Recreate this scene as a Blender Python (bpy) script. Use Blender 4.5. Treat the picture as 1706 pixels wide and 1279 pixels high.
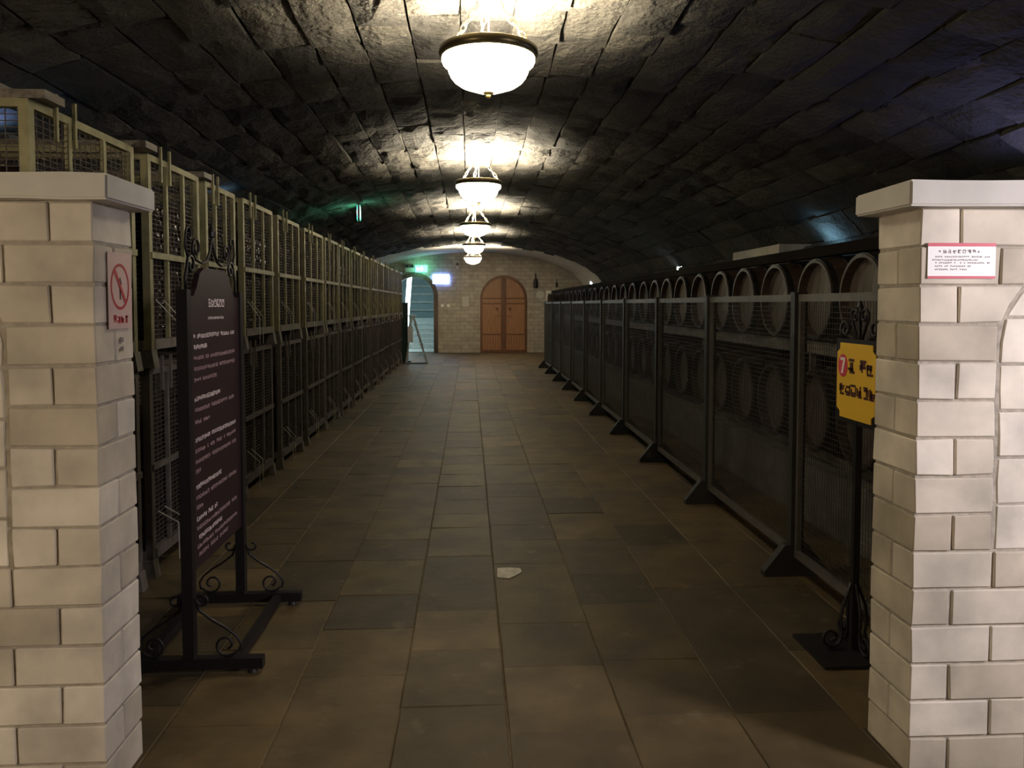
import bpy, bmesh, math, random
from mathutils import Vector, Matrix

# ------------------------------------------------------------------ clear
for o in list(bpy.data.objects):
    bpy.data.objects.remove(o, do_unlink=True)
scene = bpy.context.scene
COL = scene.collection
PI = math.pi

# ------------------------------------------------------------------ camera
F_PX, W_PX, H_PX = 1300.0, 1706.0, 1279.0
YAW = math.atan(71 / F_PX)
PITCH = math.atan(F_PX / 27400.0)
CY = 507 + F_PX * math.tan(PITCH)
cam_d = bpy.data.cameras.new('camera')
cam = bpy.data.objects.new('camera', cam_d)
COL.objects.link(cam)
cam_d.sensor_fit = 'HORIZONTAL'
cam_d.sensor_width = 36.0
cam_d.lens = F_PX / W_PX * 36.0
cam_d.shift_y = -(H_PX / 2 - CY) / W_PX
cam_d.clip_start = 0.05
cam_d.clip_end = 100
cam.location = (0, 0, 1.5)
cam.rotation_euler = (PI / 2 - PITCH, 0, -YAW)
scene.camera = cam

# ------------------------------------------------------------------ world, exposure
wd = bpy.data.worlds.new('world')
scene.world = wd
wd.use_nodes = True
wd.node_tree.nodes['Background'].inputs[0].default_value = (0.02, 0.022, 0.035, 1)
wd.node_tree.nodes['Background'].inputs[1].default_value = 0.2
vs = scene.view_settings
vs.view_transform = 'Standard'
vs.look = 'None'
vs.gamma = 1.0
vs.use_curve_mapping = False
vs.exposure = 2.0

# lamp strengths (the lamps themselves are built further down)
BOWL_E = 6.2          # glow of a pendant's glass bowl
BULB_W = 58.0         # bulb inside a pendant bowl
FILL_W = 40.0       # unseen lantern added to warm the left-hand pillar
SPOT_W = 98.0        # assumed unseen wall spotlight of the entrance hall, aimed at the right-hand pillar
BLUE_W = 2.0          # assumed blue floodlights behind the barrels and cages, the near pair added
STAIR_W = 7.0        # assumed ceiling light of the stairwell

# ------------------------------------------------------------------ materials
def new_mat(name):
    m = bpy.data.materials.new(name)
    m.use_nodes = True
    nt = m.node_tree
    return m, nt, nt.nodes['Principled BSDF']

def simple(name, col, rough=0.6, metal=0.0, noise=0.0, scale=20.0, bump=0.0):
    m, nt, b = new_mat(name)
    b.inputs['Base Color'].default_value = (*col, 1)
    b.inputs['Roughness'].default_value = rough
    b.inputs['Metallic'].default_value = metal
    if noise or bump:
        tc = nt.nodes.new('ShaderNodeTexCoord')
        n = nt.nodes.new('ShaderNodeTexNoise')
        n.inputs['Scale'].default_value = scale
        n.inputs['Detail'].default_value = 5
        nt.links.new(tc.outputs['Object'], n.inputs['Vector'])
        if noise:
            r = nt.nodes.new('ShaderNodeValToRGB')
            r.color_ramp.elements[0].position = 0.3
            r.color_ramp.elements[1].position = 0.72
            r.color_ramp.elements[0].color = (*[c * (1 - noise) for c in col], 1)
            r.color_ramp.elements[1].color = (*[min(1, c * (1 + noise)) for c in col], 1)
            nt.links.new(n.outputs['Fac'], r.inputs['Fac'])
            nt.links.new(r.outputs['Color'], b.inputs['Base Color'])
        if bump:
            bp = nt.nodes.new('ShaderNodeBump')
            bp.inputs['Strength'].default_value = bump
            bp.inputs['Distance'].default_value = 0.02
            nt.links.new(n.outputs['Fac'], bp.inputs['Height'])
            nt.links.new(bp.outputs['Normal'], b.inputs['Normal'])
    return m

def stone_mat(name, c0, c1, rough, scale, bump, dist, spots=None, lo=0.72, hi=1.22):
    """stone whose colour runs from c0 to c1 with the per-piece attribute 'tint', plus grain"""
    m, nt, b = new_mat(name)
    N, L = nt.nodes, nt.links
    at = N.new('ShaderNodeAttribute'); at.attribute_name = 'tint'
    geo = N.new('ShaderNodeNewGeometry')
    n1 = N.new('ShaderNodeTexNoise'); n1.inputs['Scale'].default_value = scale; n1.inputs['Detail'].default_value = 6
    n2 = N.new('ShaderNodeTexNoise'); n2.inputs['Scale'].default_value = scale * 6; n2.inputs['Detail'].default_value = 4
    L.new(geo.outputs['Position'], n1.inputs['Vector']); L.new(geo.outputs['Position'], n2.inputs['Vector'])
    mx = N.new('ShaderNodeMix'); mx.data_type = 'RGBA'
    mx.inputs[6].default_value = (*c0, 1); mx.inputs[7].default_value = (*c1, 1)
    L.new(at.outputs['Fac'], mx.inputs[0])
    r = N.new('ShaderNodeMapRange'); r.inputs[1].default_value = 0.3; r.inputs[2].default_value = 0.7
    r.inputs[3].default_value = lo; r.inputs[4].default_value = hi
    L.new(n1.outputs['Fac'], r.inputs[0])
    mul = N.new('ShaderNodeMix'); mul.data_type = 'RGBA'; mul.blend_type = 'MULTIPLY'; mul.inputs[0].default_value = 1
    L.new(mx.outputs[2], mul.inputs[6]); L.new(r.outputs[0], mul.inputs[7])
    out = mul.outputs[2]
    if spots:
        r2 = N.new('ShaderNodeMapRange'); r2.inputs[1].default_value = 0.62; r2.inputs[2].default_value = 0.72
        n3 = N.new('ShaderNodeTexNoise'); n3.inputs['Scale'].default_value = scale * 1.7; n3.inputs['Detail'].default_value = 3
        L.new(geo.outputs['Position'], n3.inputs['Vector'])
        L.new(n3.outputs['Fac'], r2.inputs[0])
        m2 = N.new('ShaderNodeMix'); m2.data_type = 'RGBA'; m2.inputs[7].default_value = (*spots, 1)
        mm = N.new('ShaderNodeMath'); mm.operation = 'MULTIPLY'; mm.inputs[1].default_value = 0.5
        L.new(r2.outputs[0], mm.inputs[0])
        L.new(mm.outputs[0], m2.inputs[0]); L.new(out, m2.inputs[6]); out = m2.outputs[2]
    L.new(out, b.inputs['Base Color'])
    b.inputs['Roughness'].default_value = rough
    ad = N.new('ShaderNodeMath'); ad.operation = 'MULTIPLY_ADD'; ad.inputs[1].default_value = 0.35
    L.new(n2.outputs['Fac'], ad.inputs[0]); L.new(n1.outputs['Fac'], ad.inputs[2])
    bp = N.new('ShaderNodeBump'); bp.inputs['Strength'].default_value = bump; bp.inputs['Distance'].default_value = dist
    L.new(ad.outputs[0], bp.inputs['Height']); L.new(bp.outputs['Normal'], b.inputs['Normal'])
    return m

def brick_mat(name, c1, c2, mortar, bw=0.27, bh=0.12):
    m, nt, b = new_mat(name)
    N, L = nt.nodes, nt.links
    geo = N.new('ShaderNodeNewGeometry'); sp = N.new('ShaderNodeSeparateXYZ')
    L.new(geo.outputs['Position'], sp.inputs[0])
    ad = N.new('ShaderNodeMath'); ad.operation = 'ADD'
    L.new(sp.outputs[0], ad.inputs[0]); L.new(sp.outputs[1], ad.inputs[1])
    cb = N.new('ShaderNodeCombineXYZ'); L.new(ad.outputs[0], cb.inputs[0]); L.new(sp.outputs[2], cb.inputs[1])
    br = N.new('ShaderNodeTexBrick')
    br.inputs['Color1'].default_value = (*c1, 1); br.inputs['Color2'].default_value = (*c2, 1)
    br.inputs['Mortar'].default_value = (*mortar, 1)
    br.inputs['Scale'].default_value = 1.0
    br.inputs['Mortar Size'].default_value = 0.008
    br.inputs['Brick Width'].default_value = bw; br.inputs['Row Height'].default_value = bh
    L.new(cb.outputs[0], br.inputs['Vector'])
    n = N.new('ShaderNodeTexNoise'); n.inputs['Scale'].default_value = 6; n.inputs['Detail'].default_value = 5
    L.new(geo.outputs['Position'], n.inputs['Vector'])
    r = N.new('ShaderNodeMapRange'); r.inputs[3].default_value = 0.6; r.inputs[4].default_value = 1.35
    L.new(n.outputs['Fac'], r.inputs[0])
    mul = N.new('ShaderNodeMix'); mul.data_type = 'RGBA'; mul.blend_type = 'MULTIPLY'; mul.inputs[0].default_value = 1
    L.new(br.outputs['Color'], mul.inputs[6]); L.new(r.outputs[0], mul.inputs[7])
    L.new(mul.outputs[2], b.inputs['Base Color'])
    b.inputs['Roughness'].default_value = 0.85
    bp = N.new('ShaderNodeBump'); bp.inputs['Strength'].default_value = 0.6; bp.inputs['Distance'].default_value = 0.01
    inv = N.new('ShaderNodeMath'); inv.operation = 'SUBTRACT'; inv.inputs[0].default_value = 1
    L.new(br.outputs['Fac'], inv.inputs[1]); L.new(inv.outputs[0], bp.inputs['Height'])
    L.new(bp.outputs['Normal'], b.inputs['Normal'])
    return m

def wood_mat(name, c0, c1, axis=2, rough=0.5, scale=3.0):
    m, nt, b = new_mat(name)
    N, L = nt.nodes, nt.links
    tc = N.new('ShaderNodeTexCoord'); mp = N.new('ShaderNodeMapping')
    sc = [14, 14, 14]; sc[axis] = 1.2
    mp.inputs['Scale'].default_value = sc
    L.new(tc.outputs['Object'], mp.inputs[0])
    n = N.new('ShaderNodeTexNoise'); n.inputs['Scale'].default_value = scale; n.inputs['Detail'].default_value = 6
    L.new(mp.outputs[0], n.inputs['Vector'])
    r = N.new('ShaderNodeValToRGB')
    r.color_ramp.elements[0].position = 0.35; r.color_ramp.elements[1].position = 0.68
    r.color_ramp.elements[0].color = (*c0, 1); r.color_ramp.elements[1].color = (*c1, 1)
    L.new(n.outputs['Fac'], r.inputs[0]); L.new(r.outputs[0], b.inputs['Base Color'])
    b.inputs['Roughness'].default_value = rough
    return m

def glow(name, col, strength, base=(0.8, 0.8, 0.8)):
    m, nt, b = new_mat(name)
    b.inputs['Base Color'].default_value = (*base, 1)
    b.inputs['Emission Color'].default_value = (*col, 1)
    b.inputs['Emission Strength'].default_value = strength
    return m

M = {}
M['vault'] = stone_mat('vault stone', (0.022, 0.02, 0.017), (0.07, 0.062, 0.048), 0.95, 5.0, 1.0, 0.06, spots=(0.03, 0.026, 0.022))
M['vault_mortar'] = simple('vault mortar', (0.07, 0.062, 0.05), 0.95, 0, 0.3, 8, 0.5)
M['plaster'] = simple('vault plaster', (0.5, 0.46, 0.4), 0.9, 0, 0.15, 4, 0.4)
M['paving'] = stone_mat('paving stone', (0.036, 0.025, 0.0105), (0.165, 0.108, 0.042), 0.62, 4.0, 0.4, 0.014, spots=(0.155, 0.108, 0.055), lo=0.6, hi=1.35)
M['joint'] = simple('paving joint', (0.12, 0.082, 0.035), 0.9, 0, 0.3, 30, 0.3)
M['pale_stone'] = simple('pale stone', (0.55, 0.5, 0.42), 0.7, 0, 0.25, 30, 0.3)
M['block'] = stone_mat('limewashed block', (0.42, 0.36, 0.27), (0.74, 0.67, 0.57), 0.8, 5.0, 0.25, 0.006)
M['block_joint'] = simple('block joint', (0.38, 0.335, 0.275), 0.95, 0, 0.25, 25, 0.4)
M['cap'] = simple('cap stone', (0.6, 0.57, 0.52), 0.8, 0, 0.08, 6, 0.2)
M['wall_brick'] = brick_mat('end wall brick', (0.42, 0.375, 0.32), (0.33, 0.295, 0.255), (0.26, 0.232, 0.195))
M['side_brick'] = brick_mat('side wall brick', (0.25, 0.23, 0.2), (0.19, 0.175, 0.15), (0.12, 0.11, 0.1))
M['cage'] = simple('cage steel', (0.25, 0.225, 0.115), 0.5, 0.3, 0.25, 14)
M['cage_dark'] = simple('cage base steel', (0.14, 0.12, 0.1), 0.6, 0.3, 0.3, 14)
M['wire'] = simple('cage wire', (0.075, 0.06, 0.05), 0.6, 0.3)
M['cage_shaded'] = simple('cage steel with painted shade', (0.12, 0.10, 0.09), 0.55, 0.3, 0.25, 14)  # darker copy of the cage steel, the lower row's shade painted in
M['rod'] = simple('bright rod', (0.7, 0.68, 0.6), 0.35, 0.7)
M['bottle'] = simple('dark bottle glass', (0.028, 0.017, 0.016), 0.25)
M['fence'] = simple('fence steel', (0.035, 0.032, 0.03), 0.5, 0.3, 0.2, 10)
M['fence_rail'] = simple('fence rail steel', (0.12, 0.108, 0.095), 0.5, 0.3, 0.2, 10)
M['fence_wire'] = simple('fence wire', (0.06, 0.05, 0.042), 0.5, 0.4)
M['foot'] = simple('fence foot', (0.015, 0.013, 0.012), 0.7, 0, 0.3, 20)
M['oak'] = wood_mat('oak stave', (0.03, 0.017, 0.012), (0.07, 0.042, 0.028), 0)
M['oak_head'] = wood_mat('oak barrel head', (0.075, 0.058, 0.046), (0.14, 0.112, 0.09), 2)
M['hoop'] = simple('barrel hoop', (0.05, 0.048, 0.046), 0.45, 0.7, 0.3, 20)
M['timber'] = wood_mat('rack timber', (0.09, 0.07, 0.05), (0.2, 0.17, 0.13), 1)
M['tarred'] = simple('tarred timber', (0.012, 0.009, 0.008), 1.0)
M['tarred'].node_tree.nodes['Principled BSDF'].inputs['Specular IOR Level'].default_value = 0.1
M['plinth'] = simple('plinth stone', (0.13, 0.12, 0.1), 0.9, 0, 0.3, 6, 0.5)
M['iron'] = simple('black iron', (0.018, 0.014, 0.016), 0.45, 0.4)
M['board'] = simple('sign board maroon', (0.022, 0.01, 0.013), 0.45)
M['letter'] = simple('board lettering', (0.6, 0.5, 0.5), 0.6)
M['letter_red'] = simple('board lettering dim red', (0.4, 0.27, 0.28), 0.6)
M['paper'] = simple('notice paper', (0.85, 0.82, 0.8), 0.5)
M['red'] = simple('notice red', (0.55, 0.04, 0.08), 0.5)
M['red_print'] = simple('red print', (0.42, 0.04, 0.045), 0.5)
M['grey_print'] = simple('grey print', (0.22, 0.17, 0.17), 0.6)
M['pink_paper'] = simple('faded pink paper', (0.6, 0.42, 0.38), 0.5)
M['yellow'] = simple('yellow sign', (0.72, 0.44, 0.03), 0.45)
M['black_print'] = simple('dark red-black print', (0.06, 0.012, 0.01), 0.5)
M['white'] = simple('white paint', (0.8, 0.8, 0.8), 0.5)
M['lamp_metal'] = simple('bronze lamp metal', (0.11, 0.085, 0.04), 0.35, 0.8)
M['brass'] = simple('brass', (0.75, 0.58, 0.2), 0.3, 0.9)
M['chain'] = simple('lamp chain', (0.6, 0.5, 0.33), 0.35, 0.6)
M['bowl'] = glow('glass lamp bowl', (1.0, 0.9, 0.66), BOWL_E)
M['canopy'] = simple('lamp canopy', (0.5, 0.42, 0.28), 0.5, 0.3)
M['door_wood'] = wood_mat('door panel wood', (0.24, 0.115, 0.05), (0.34, 0.17, 0.08), 2, 0.45)
M['door_dark'] = wood_mat('door frame wood', (0.09, 0.035, 0.012), (0.16, 0.065, 0.025), 2, 0.45)
M['jamb'] = wood_mat('doorway frame wood', (0.07, 0.045, 0.035), (0.12, 0.08, 0.065), 2, 0.5)
M['green_glow'] = glow('exit sign green', (0.05, 0.9, 0.45), 3.0, (0.02, 0.3, 0.15))
M['exit_white'] = glow('exit sign white', (0.6, 1.0, 0.85), 7.0)
M['screen'] = glow('lit sign blue white', (0.5, 0.66, 1.0), 5.0)
M['screen_dim'] = glow('lit sign blue edge', (0.22, 0.36, 1.0), 4.0)
M['flood'] = glow('blue flood lens', (0.25, 0.62, 0.95), 0.9)
M['led'] = glow('white led lens', (0.8, 0.95, 1.0), 6.0)
M['housing'] = simple('lamp housing', (0.12, 0.12, 0.12), 0.5, 0.4)
M['tube'] = glow('lit column glow', (0.75, 0.95, 1.0), 2.2)  # glow stands for the light falling on a column edge
M['stair_wall'] = simple('stair wall paint', (0.3, 0.38, 0.38), 0.8, 0, 0.1, 3)
M['stair'] = simple('stair concrete', (0.45, 0.48, 0.45), 0.8, 0, 0.15, 10)
M['aluminium'] = simple('aluminium', (0.6, 0.62, 0.62), 0.3, 0.8)
M['green_board'] = simple('dark green board', (0.012, 0.05, 0.042), 0.5)
M['plastic'] = simple('grey plastic', (0.5, 0.49, 0.46), 0.5)
M['black'] = simple('black plastic', (0.02, 0.02, 0.02), 0.5)
M['emblem'] = simple('door emblem', (0.12, 0.04, 0.015), 0.5)

# ------------------------------------------------------------------ mesh helpers
class MB:
    """collects simple solids; build() links them as one mesh object"""
    def __init__(s):
        s.v, s.f = [], []
    def add(s, vs_, fs):
        k = len(s.v)
        s.v += [tuple(p) for p in vs_]
        s.f += [tuple(i + k for i in q) for q in fs]
        return s
    def box(s, x0, x1, y0, y1, z0, z1):
        return s.add([(x0, y0, z0), (x1, y0, z0), (x1, y1, z0), (x0, y1, z0),
                      (x0, y0, z1), (x1, y0, z1), (x1, y1, z1), (x0, y1, z1)],
                     [(0, 3, 2, 1), (4, 5, 6, 7), (0, 1, 5, 4), (1, 2, 6, 5), (2, 3, 7, 6), (3, 0, 4, 7)])
    def bar(s, p, q, w, h=None, ref=(0, 0, 1)):
        h = h or w
        p, q = Vector(p), Vector(q)
        d = (q - p).normalized()
        r = Vector(ref)
        if abs(d.dot(r)) > 0.98:
            r = Vector((1, 0, 0))
        a = d.cross(r).normalized() * (w / 2)
        b = a.cross(d).normalized() * (h / 2)
        c = [p - a - b, p + a - b, p + a + b, p - a + b, q - a - b, q + a - b, q + a + b, q - a + b]
        return s.add(c, [(0, 3, 2, 1), (4, 5, 6, 7), (0, 1, 5, 4), (1, 2, 6, 5), (2, 3, 7, 6), (3, 0, 4, 7)])
    def wire(s, p, q, w):
        """open square wire, eight triangles"""
        p, q = Vector(p), Vector(q)
        d = (q - p).normalized()
        r = Vector((0, 0, 1)) if abs(d.z) < 0.9 else Vector((1, 0, 0))
        a = d.cross(r).normalized() * (w / 2)
        b = a.cross(d).normalized() * (w / 2)
        c = [p - a - b, p + a - b, p + a + b, p - a + b, q - a - b, q + a - b, q + a + b, q - a + b]
        return s.add(c, [(0, 1, 5, 4), (1, 2, 6, 5), (2, 3, 7, 6), (3, 0, 4, 7)])
    def tube(s, path, r, n=6, closed=False):
        P = [Vector(p) for p in path]
        m = len(P)
        rings = []
        up = None
        for i in range(m):
            if closed:
                d = P[(i + 1) % m] - P[i - 1]
            else:
                d = P[min(i + 1, m - 1)] - P[max(i - 1, 0)]
            d.normalize()
            if up is None:
                up = Vector((0, 0, 1)) if abs(d.z) < 0.9 else Vector((1, 0, 0))
            a = d.cross(up)
            if a.length < 1e-4:
                a = d.cross(Vector((0.3, 1, 0.2)))
            a.normalize()
            b = a.cross(d).normalized()
            up = b
            rings.append([P[i] + a * (r * math.cos(2 * PI * j / n)) + b * (r * math.sin(2 * PI * j / n)) for j in range(n)])
        vs_ = [v for rg in rings for v in rg]
        fs = []
        for i in range(m if closed else m - 1):
            for j in range(n):
                i2 = (i + 1) % m
                fs.append((i * n + j, i * n + (j + 1) % n, i2 * n + (j + 1) % n, i2 * n + j))
        if not closed:
            fs.append(tuple(range(n))[::-1])
            fs.append(tuple((m - 1) * n + j for j in range(n)))
        return s.add(vs_, fs)
    def lathe(s, prof, n=24, c=(0, 0, 0), axis=2):
        """prof: (radius, height) pairs; radius 0 closes the end"""
        vs_, fs, idx = [], [], []
        for (r, h) in prof:
            row = []
            cnt = 1 if r == 0 else n
            for j in range(cnt):
                t = 2 * PI * j / n
                q = [r * math.cos(t), r * math.sin(t), h]
                if axis == 0:
                    q = [h, q[0], q[1]]
                elif axis == 1:
                    q = [q[1], h, q[0]]
                row.append(len(vs_))
                vs_.append((q[0] + c[0], q[1] + c[1], q[2] + c[2]))
            idx.append(row)
        for a, b in zip(idx, idx[1:]):
            for j in range(n):
                if len(a) == 1 and len(b) == 1:
                    continue
                if len(a) == 1:
                    fs.append((a[0], b[j], b[(j + 1) % n]))
                elif len(b) == 1:
                    fs.append((a[j], a[(j + 1) % n], b[0]))
                else:
                    fs.append((a[j], a[(j + 1) % n], b[(j + 1) % n], b[j]))
        return s.add(vs_, fs)
    def prism(s, poly, fn, d0, d1):
        """poly in 2D; fn(a, b, depth) gives the 3D point"""
        n = len(poly)
        vs_ = [fn(a, b, d0) for a, b in poly] + [fn(a, b, d1) for a, b in poly]
        fs = [tuple(range(n))[::-1], tuple(range(n, 2 * n))]
        fs += [(i, (i + 1) % n, n + (i + 1) % n, n + i) for i in range(n)]
        return s.add(vs_, fs)
    def mesh(s, name, mat, org=(0, 0, 0), smooth=False, tints=None, fixn=False):
        me = bpy.data.meshes.new(name)
        me.from_pydata([(v[0] - org[0], v[1] - org[1], v[2] - org[2]) for v in s.v], [], s.f)
        if mat:
            me.materials.append(M[mat] if isinstance(mat, str) else mat)
        if fixn:
            bm = bmesh.new(); bm.from_mesh(me)
            bmesh.ops.recalc_face_normals(bm, faces=bm.faces[:])
            bm.to_mesh(me); bm.free()
        if smooth:
            for p in me.polygons:
                p.use_smooth = True
        if tints is not None:
            at = me.attributes.new('tint', 'FLOAT', 'POINT')
            if isinstance(tints, (int, float)):
                tints = [tints] * len(me.vertices)
            at.data.foreach_set('value', tints)
        me.update()
        return me
    def build(s, name, mat, parent=None, org=(0, 0, 0), **k):
        o = bpy.data.objects.new(name, s.mesh(name, mat, org, **k))
        COL.objects.link(o)
        o.parent = parent
        return o

def empty(name, loc=(0, 0, 0), rz=0):
    o = bpy.data.objects.new(name, None)
    COL.objects.link(o)
    o.location = loc
    o.rotation_euler = (0, 0, rz)
    o.empty_display_size = 0.1
    return o

def tag(o, label=None, cat=None, group=None, kind=None):
    if label: o['label'] = label
    if cat: o['category'] = cat
    if group: o['group'] = group
    if kind: o['kind'] = kind
    return o

def link_copy(src, parent=None):
    c = src.copy()
    COL.objects.link(c)
    c.parent = parent
    return c

def copy_tree(src, parent=None):
    c = link_copy(src, parent)
    for ch in list(src.children):
        copy_tree(ch, c)
    return c

_tens = ['', '', 'twenty', 'thirty']
_ord = ['first', 'second', 'third', 'fourth', 'fifth', 'sixth', 'seventh', 'eighth', 'ninth', 'tenth', 'eleventh', 'twelfth', 'thirteenth', 'fourteenth', 'fifteenth', 'sixteenth', 'seventeenth', 'eighteenth', 'nineteenth']
ORD = _ord + ['twentieth'] + ['twenty-' + q for q in _ord[:9]] + ['thirtieth'] + ['thirty-' + q for q in _ord[:9]]

# ------------------------------------------------------------------ dimensions of the cellar
XC, HALF, ZS, RISE = 0.1, 3.5, 1.85, 1.23      # vault centre, half width, springing, rise
Y_BACK, Y_END, Y_LIP = -6.0, 24.3, 20.75
XL, XR = XC - HALF, XC + HALF

def vault_pt(t, off=0.0):
    """point of the vault's cross section, t from 0 (right spring) to pi (left); off pushes outwards"""
    n = Vector((math.cos(t) / HALF, math.sin(t) / RISE)).normalized()
    return (XC + HALF * math.cos(t) + n.x * off, ZS + RISE * math.sin(t) + n.y * off)

# arc-length table of the vault section
_T = [PI * i / 2000 for i in range(2001)]
_S = [0.0]
for i in range(2000):
    a, b = vault_pt(_T[i]), vault_pt(_T[i + 1])
    _S.append(_S[-1] + math.hypot(b[0] - a[0], b[1] - a[1]))
ARC = _S[-1]
def t_of_s(sv):
    sv = max(0, min(ARC, sv))
    lo, hi = 0, 2000
    while hi - lo > 1:
        m = (lo + hi) // 2
        if _S[m] <= sv: lo = m
        else: hi = m
    fr = (sv - _S[lo]) / (_S[hi] - _S[lo])
    return _T[lo] + (_T[hi] - _T[lo]) * fr

# ------------------------------------------------------------------ floor
floor = MB().box(XL - 0.3, XR + 0.3, Y_BACK - 0.3, 24.9, -0.2, -0.0035).build('floor', 'joint')
tag(floor, 'floor of worn rectangular brown stone slabs', None, None, 'structure')
rnd = random.Random(11)
edges = [-3.4, -3.0, -2.6, -2.2, -1.85, -1.48, -1.08, -0.68, -0.262, 0.134, 0.555, 0.967, 1.38, 1.80, 2.2, 2.6, 3.0, 3.3, 3.6]
# slabs read off the photograph: column -> [(y0, y1, tint)]
fixed = {
    7: [(3.12, 3.58, 0.5), (3.58, 4.0, 0.12), (4.0, 4.55, 0.45), (4.55, 4.95, 0.2)],
    8: [(2.45, 2.86, 0.3), (2.86, 3.34, 0.32), (3.34, 3.77, 0.62), (3.77, 4.6, 0.16), (4.6, 5.2, 0.42), (5.2, 5.55, 0.5)],
    9: [(2.66, 3.16, 0.5), (3.16, 3.6, 0.26), (3.6, 4.45, 0.38), (4.45, 4.9, 0.3)],
    10: [(2.3, 2.75, 0.42), (2.75, 3.2, 0.28), (3.2, 3.82, 0.3), (3.82, 4.25, 0.04), (4.25, 4.9, 0.22)],
    11: [(2.15, 2.75, 0.3), (2.75, 4.02, 0.14), (4.02, 4.75, 0.36), (4.75, 5.2, 0.1)],
}
slabs = []
for ci in range(len(edges) - 1):
    x0, x1 = edges[ci], edges[ci + 1]
    fx = fixed.get(ci, [])
    y = -6.0 + rnd.random() * 0.4
    fi = 0
    while y < 24.25:
        if fx and fi < len(fx) and y >= fx[fi][0] - 0.02:
            y0, y1, t = fx[fi]; fi += 1; y0 = y
        else:
            y0, y1, t = y, y + rnd.choice([0.34, 0.4, 0.45, 0.55, 0.62, 0.78]), rnd.choice([0.15, 0.25, 0.34, 0.4, 0.45, 0.52, 0.6]) + rnd.uniform(-.06, .06)
            if fx and fi < len(fx) and y1 > fx[fi][0] - 0.18:
                y1 = fx[fi][0]
        y1 = min(y1, 24.28)
        jx, jx2 = rnd.uniform(0, .003), -rnd.uniform(0, .003)
        slabs.append((x0 + jx, x1 + jx2, y0, y1, t))
        y = y1
def slab_geo(mb, x0, x1, y0, y1, r):
    g = 0.0012
    x0 += g; x1 -= g; y0 += g; y1 -= g
    zt = [r.uniform(-0.003, 0.002) for _ in range(4)]
    c = 0.003
    mb.add([(x0, y0, -0.03), (x1, y0, -0.03), (x1, y1, -0.03), (x0, y1, -0.03),
            (x0, y0, zt[0] - c * .7), (x1, y0, zt[1] - c * .7), (x1, y1, zt[2] - c * .7), (x0, y1, zt[3] - c * .7),
            (x0 + c, y0 + c, zt[0]), (x1 - c, y0 + c, zt[1]), (x1 - c, y1 - c, zt[2]), (x0 + c, y1 - c, zt[3])],
           [(0, 1, 5, 4), (1, 2, 6, 5), (2, 3, 7, 6), (3, 0, 4, 7), (4, 5, 9, 8), (5, 6, 10, 9), (6, 7, 11, 10), (7, 4, 8, 11), (8, 9, 10, 11)])
in_view = [s_ for s_ in slabs if s_[3] > 2.2 and s_[0] > -2.0 and s_[1] < 2.0]
in_view.sort(key=lambda s_: s_[3])
near = set(in_view[:298])
far_mb, far_t = MB(), []
for s_ in slabs:
    if s_ in near:
        mb = MB(); slab_geo(mb, *s_[:4], rnd)
        mb.build('paving_slab', 'paving', floor, tints=s_[4])
    else:
        slab_geo(far_mb, *s_[:4], rnd); far_t += [s_[4]] * 12
tag(far_mb.build('far_paving_slabs', 'paving', floor, tints=far_t), kind='stuff')
# pale broken chip let into the floor
chip = MB().prism([(0.15, 4.22), (0.215, 4.2), (0.25, 4.24), (0.29, 4.3), (0.285, 4.36), (0.22, 4.375), (0.155, 4.37)], lambda a, b, d: (a, b, d), -0.02, 0.004)
chip.build('pale_chip', 'pale_stone', floor)

# ------------------------------------------------------------------ walls
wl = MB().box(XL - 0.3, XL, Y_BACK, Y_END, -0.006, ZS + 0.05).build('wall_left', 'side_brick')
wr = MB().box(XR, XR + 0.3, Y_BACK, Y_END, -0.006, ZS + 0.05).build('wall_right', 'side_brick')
for o, n in ((wl, 'left'), (wr, 'right')):
    tag(o, 'grey stone %s side wall of the cellar under the vault' % n, None, None, 'structure')
arch_out = [vault_pt(PI * i / 40, 0.35) for i in range(41)]
wf = MB().prism([(XL - .3, -0.006), (XR + .3, -0.006)] + arch_out, lambda a, b, d: (a, d, b), Y_BACK - 0.3, Y_BACK).build('wall_front', 'side_brick', fixn=True)
tag(wf, 'stone wall closing the entrance hall', None, None, 'structure')

def arch_poly(xc, r, spring, z0=-0.006, n=20, left_first=True):
    """opening outline from bottom left up over the arch to bottom right"""
    return [(xc - r, z0)] + [(xc - r * math.cos(PI * i / n), spring + r * math.sin(PI * i / n)) for i in range(n + 1)] + [(xc + r, z0)]
OPX, OPR, OPS = -1.7, 0.6, 1.76       # open doorway to the stairs
DX, DR, DS = 1.066, 0.731, 1.672      # arched wooden door
outline = [(XL - .3, -0.006)] + arch_poly(OPX, OPR, OPS) + arch_poly(DX, DR, DS) + [(XR + .3, -0.006)] + arch_out
we = MB().prism(outline, lambda a, b, d: (a, d, b), Y_END, Y_END + 0.35).build('wall_back', 'wall_brick', fixn=True)
tag(we, 'brown brick end wall with arched door and open doorway', None, None, 'structure')

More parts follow.
